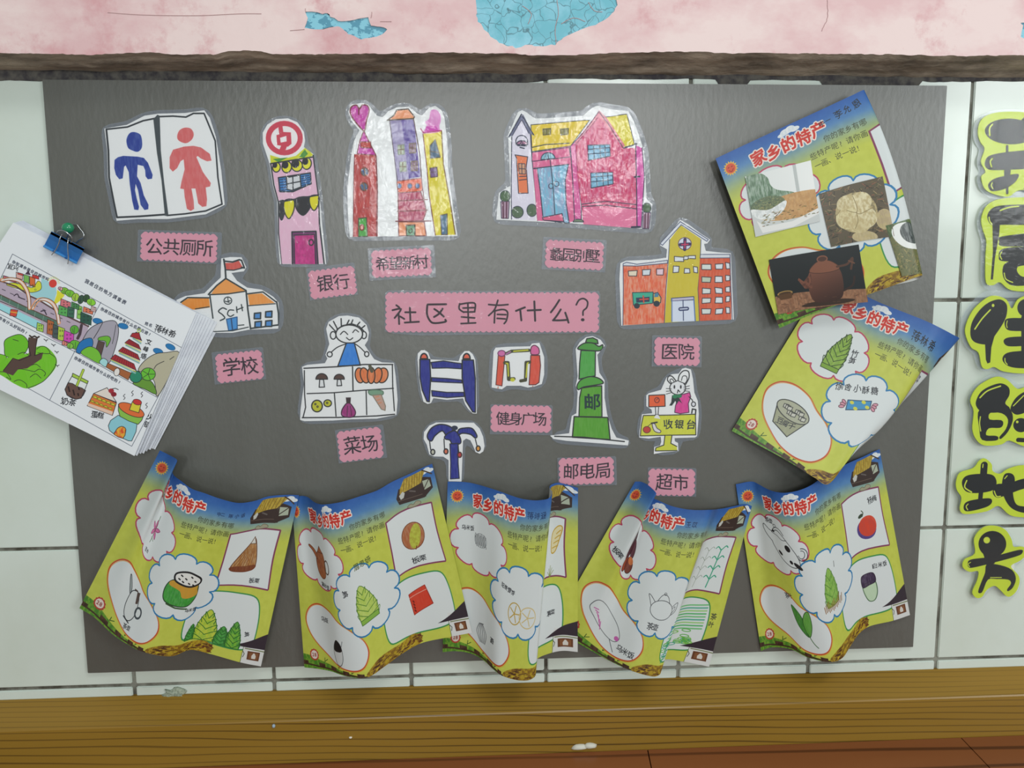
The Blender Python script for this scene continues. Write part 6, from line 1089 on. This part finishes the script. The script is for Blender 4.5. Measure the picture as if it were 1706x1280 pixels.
a.ol([(555, 645), (635, 770), (440, 695)], '#e6dcd2', 5, E_); a.ol([(440, 695), (635, 775), (600, 882), (385, 800)], '#e07c3c', 5, E_); a.poly([(390, 775), (605, 850), (598, 880), (388, 800)], '#e8c8b4')
for k in range(5): a.ol(ell(450 + k * 38, 735 + k * 15, 20, 18, 20, a0=180, a1=360), '#d8cc3c', 4, '#5a6a2c'); a.ol(ell(428 + k * 38, 768 + k * 15, 18, 14, 20, a0=180, a1=360), '#d8cc3c', 4, '#5a6a2c')
a.poly(ell(590, 672, 24, 20), '#a8303c'); a.poly(ell(612, 702, 24, 20), '#8c2430'); a.line([(600, 655), (625, 650), (650, 662)], 6, E_)
a.ol([(605, 1035), (575, 1010), (565, 970), (585, 925), (650, 880), (740, 925), (810, 955), (802, 1020), (765, 1100), (735, 1098), (685, 1075)], '#8fcbd8', 5, E_); a.ol([(652, 785), (650, 840), (665, 890), (740, 930), (820, 958), (850, 925), (872, 870)], '#8cc050', 5, E_); a.ol(ell(762, 835, 118, 46, 24), '#e2703c', 5, E_)
a.ol([(745, 835), (770, 765), (845, 785), (825, 860)], '#dccf3c', 5, E_); a.ol(ell(812, 768, 38, 24, 15), '#cc3c38', 4, E_); a.ol(cr([(615, 1045), (625, 1020), (645, 990), (680, 975), (710, 990), (714, 1020), (690, 1078)], True, 2), '#d8502c', 5, E_, col2='#e8b040')
for x, y in ((700, 725), (770, 695), (850, 705), (890, 800)): a.line(cr([(x + 8, y - 24), (x - 6, y - 8), (x + 8, y + 6), (x - 4, y + 22)]), 5, E_)
M_SHEET = mat('white_paper', '#dfe4ec', 0.6, noise=('#d3d8e2', 40, (1, 1, 1), .4, .6))
root = bpy.data.objects.new('paper_sheaf', None); COL.objects.link(root); root.location = P(112, 440, 0.001); root.empty_display_size = .03
root['label'] = 'sheaf of white paper with a colourful survey drawing, clipped and hung at the left'; root['category'] = 'papers'
NS = 10
for k in range(NS):
    t = k / (NS - 1)          # 0 back, 1 front
    fan = (1 - t) ** 1.15; TL = TLc + np.array([20, -5]) * (1 - t) * (.6 + .4 * ((k * 37) % 10) / 10); TR = np.array([327 + 40 * fan, 521 + 19 * fan]); BR = BRc + np.array([36, -12]) * fan + np.array([rnd.uniform(-2, 2), rnd.uniform(-4, 2)]) * (k < NS - 1); BL = np.array([-121.0, 590.0]) + np.array([8, -3]) * (1 - t)
    n1, n2 = 22, 14; vs = []; uv = []
    for j in range(n2):
        for i in range(n1):
            u, v = i / (n1 - 1), j / (n2 - 1); q = (TL * (1 - u) + TR * u) * (1 - v) + (BL * (1 - u) + BR * u) * v
            d = 0.0010 + BF * .9 + k * 0.0011 + (0.010 * t + 0.002) * max(u - .55, 0) ** 2 / .2 * (0.35 + v) + 0.006 * t * v * u
            vs.append(P(q[0], q[1], d) - root.location); uv.append(s.uv(q[0], q[1]))
    me = mesh('sheet', vs, [(j * n1 + i, (j + 1) * n1 + i, (j + 1) * n1 + i + 1, j * n1 + i + 1) for j in range(n2 - 1) for i in range(n1 - 1)], np.array(uv))
    o = obj('sheet', me, M_SHEET if k < NS - 1 else art_mat('survey_drawing', s.art, rough=.55, spec=.3, gain=.95), root, smooth=True)
    if k == NS - 1: o['label'] = 'front sheet with a coloured four-box drawing'
# binder clip
e1 = np.array([.888, .460]); e2 = np.array([-.460, .888]); o0 = np.array([111.0, 404.0])
def CP(u, v, d): q = o0 + e1 * u + e2 * v; return P(q[0], q[1], d)
clip = bpy.data.objects.new('binder_clip', None); COL.objects.link(clip); clip.location = P(111, 410, .01); clip.empty_display_size = .02
clip['label'] = 'blue metal binder clip with silver wire handles gripping the paper sheaf'; clip['category'] = 'clip'
M_CB = mat('blue_clip_paint', '#4496dc', 0.28, coat=.3); M_WIRE = mat('wire_steel', '#b9bcbe', 0.25, metal=1.0)
prof = [(24, .0245), (21.5, .0262), (20, .0255), (19, .0242), (8, .0275), (0, .0315), (-4, .0315), (-5, .0295), (-5, .010), (-4, .0075), (4, .0068)]
bm = bmesh.new(); W2 = 31; rows = []
for ui in range(-6, 7):
    u = ui / 6 * W2; rows.append([bm.verts.new(CP(u, v + (1.5 if (abs(abs(u) - 11) < 4 and v > 18) else 0), d) - clip.location) for v, d in prof])
for a_, b_ in zip(rows, rows[1:]):
    for k in range(len(prof) - 1): bm.faces.new((a_[k], a_[k + 1], b_[k + 1], b_[k]))
bmesh.ops.solidify(bm, geom=bm.faces, thickness=0.0008); bmesh.ops.recalc_face_normals(bm, faces=bm.faces)
obj('clip_body', bm_mesh('clip_body', bm), M_CB, clip, smooth=False)
for sg, vv in ((0, 22.8),):
    bm = bmesh.new(); 
    for u0, u1 in ((-31, -14), (-9, 9), (14, 31)): tube(bm, [CP(u0, vv, .0262) - clip.location, CP(u1, vv, .0262) - clip.location], .0016, 8)
    obj('clip_lip', bm_mesh('clip_lip', bm), M_CB, clip, smooth=True)
def wire(pts, name='wire_handle'):
    bm = bmesh.new(); q = [Vector(v) for v in cr([tuple(P(*p)) for p in pts], False, 6)]; tube(bm, [v - clip.location for v in q], .0007, 8); obj(name, bm_mesh(name, bm), M_WIRE, clip, smooth=True)
wire([(95, 388, .033), (97, 385, .036), (104, 384, .038), (112, 388, .038), (119, 395, .036), (121, 401, .033), (118, 404, .032)])
wire([(103, 391, .033), (100, 397, .036), (98, 406, .034), (93, 416, .031), (86, 425, .029)]); wire([(114, 397, .033), (113, 404, .036), (113, 416, .034), (114, 430, .031), (113, 440, .029)])
wire([(110, 399, .010), (113, 392, .012), (115, 386, .013), (114, 380, .013), (118, 375, .013), (127, 374, .013), (133, 381, .013), (139, 389, .013), (139, 395, .013), (132, 400, .012), (127, 405, .010)])
# push pin
pin = bpy.data.objects.new('push_pin', None); COL.objects.link(pin); pin.location = P(124, 381, BF); pin.empty_display_size = .01
pin['label'] = 'round green push pin holding up the blue binder clip'; pin['category'] = 'pin'
M_PIN = mat('green_plastic', '#1c8a5e', 0.15, coat=.5)
bm = bmesh.new(); bmesh.ops.create_uvsphere(bm, u_segments=24, v_segments=16, radius=.0072); bmesh.ops.scale(bm, verts=bm.verts, vec=(1.05, .9, .95)); bmesh.ops.translate(bm, verts=bm.verts, vec=(0, -.0185, 0)); obj('pin_head', bm_mesh('pin_head', bm), M_PIN, pin, smooth=True)
bm = bmesh.new(); tube(bm, [Vector((0, -.013, 0)), Vector((0, -.010, 0))], .0042, 16); obj('pin_collar', bm_mesh('pin_collar', bm), M_PIN, pin)
bm = bmesh.new(); tube(bm, [Vector((0, -.011, 0)), Vector((0, .002, 0))], .0006, 8); obj('pin_needle', bm_mesh('pin_needle', bm), M_WIRE, pin)
bpy.data.objects.remove(_to); bpy.data.curves.remove(_tc)
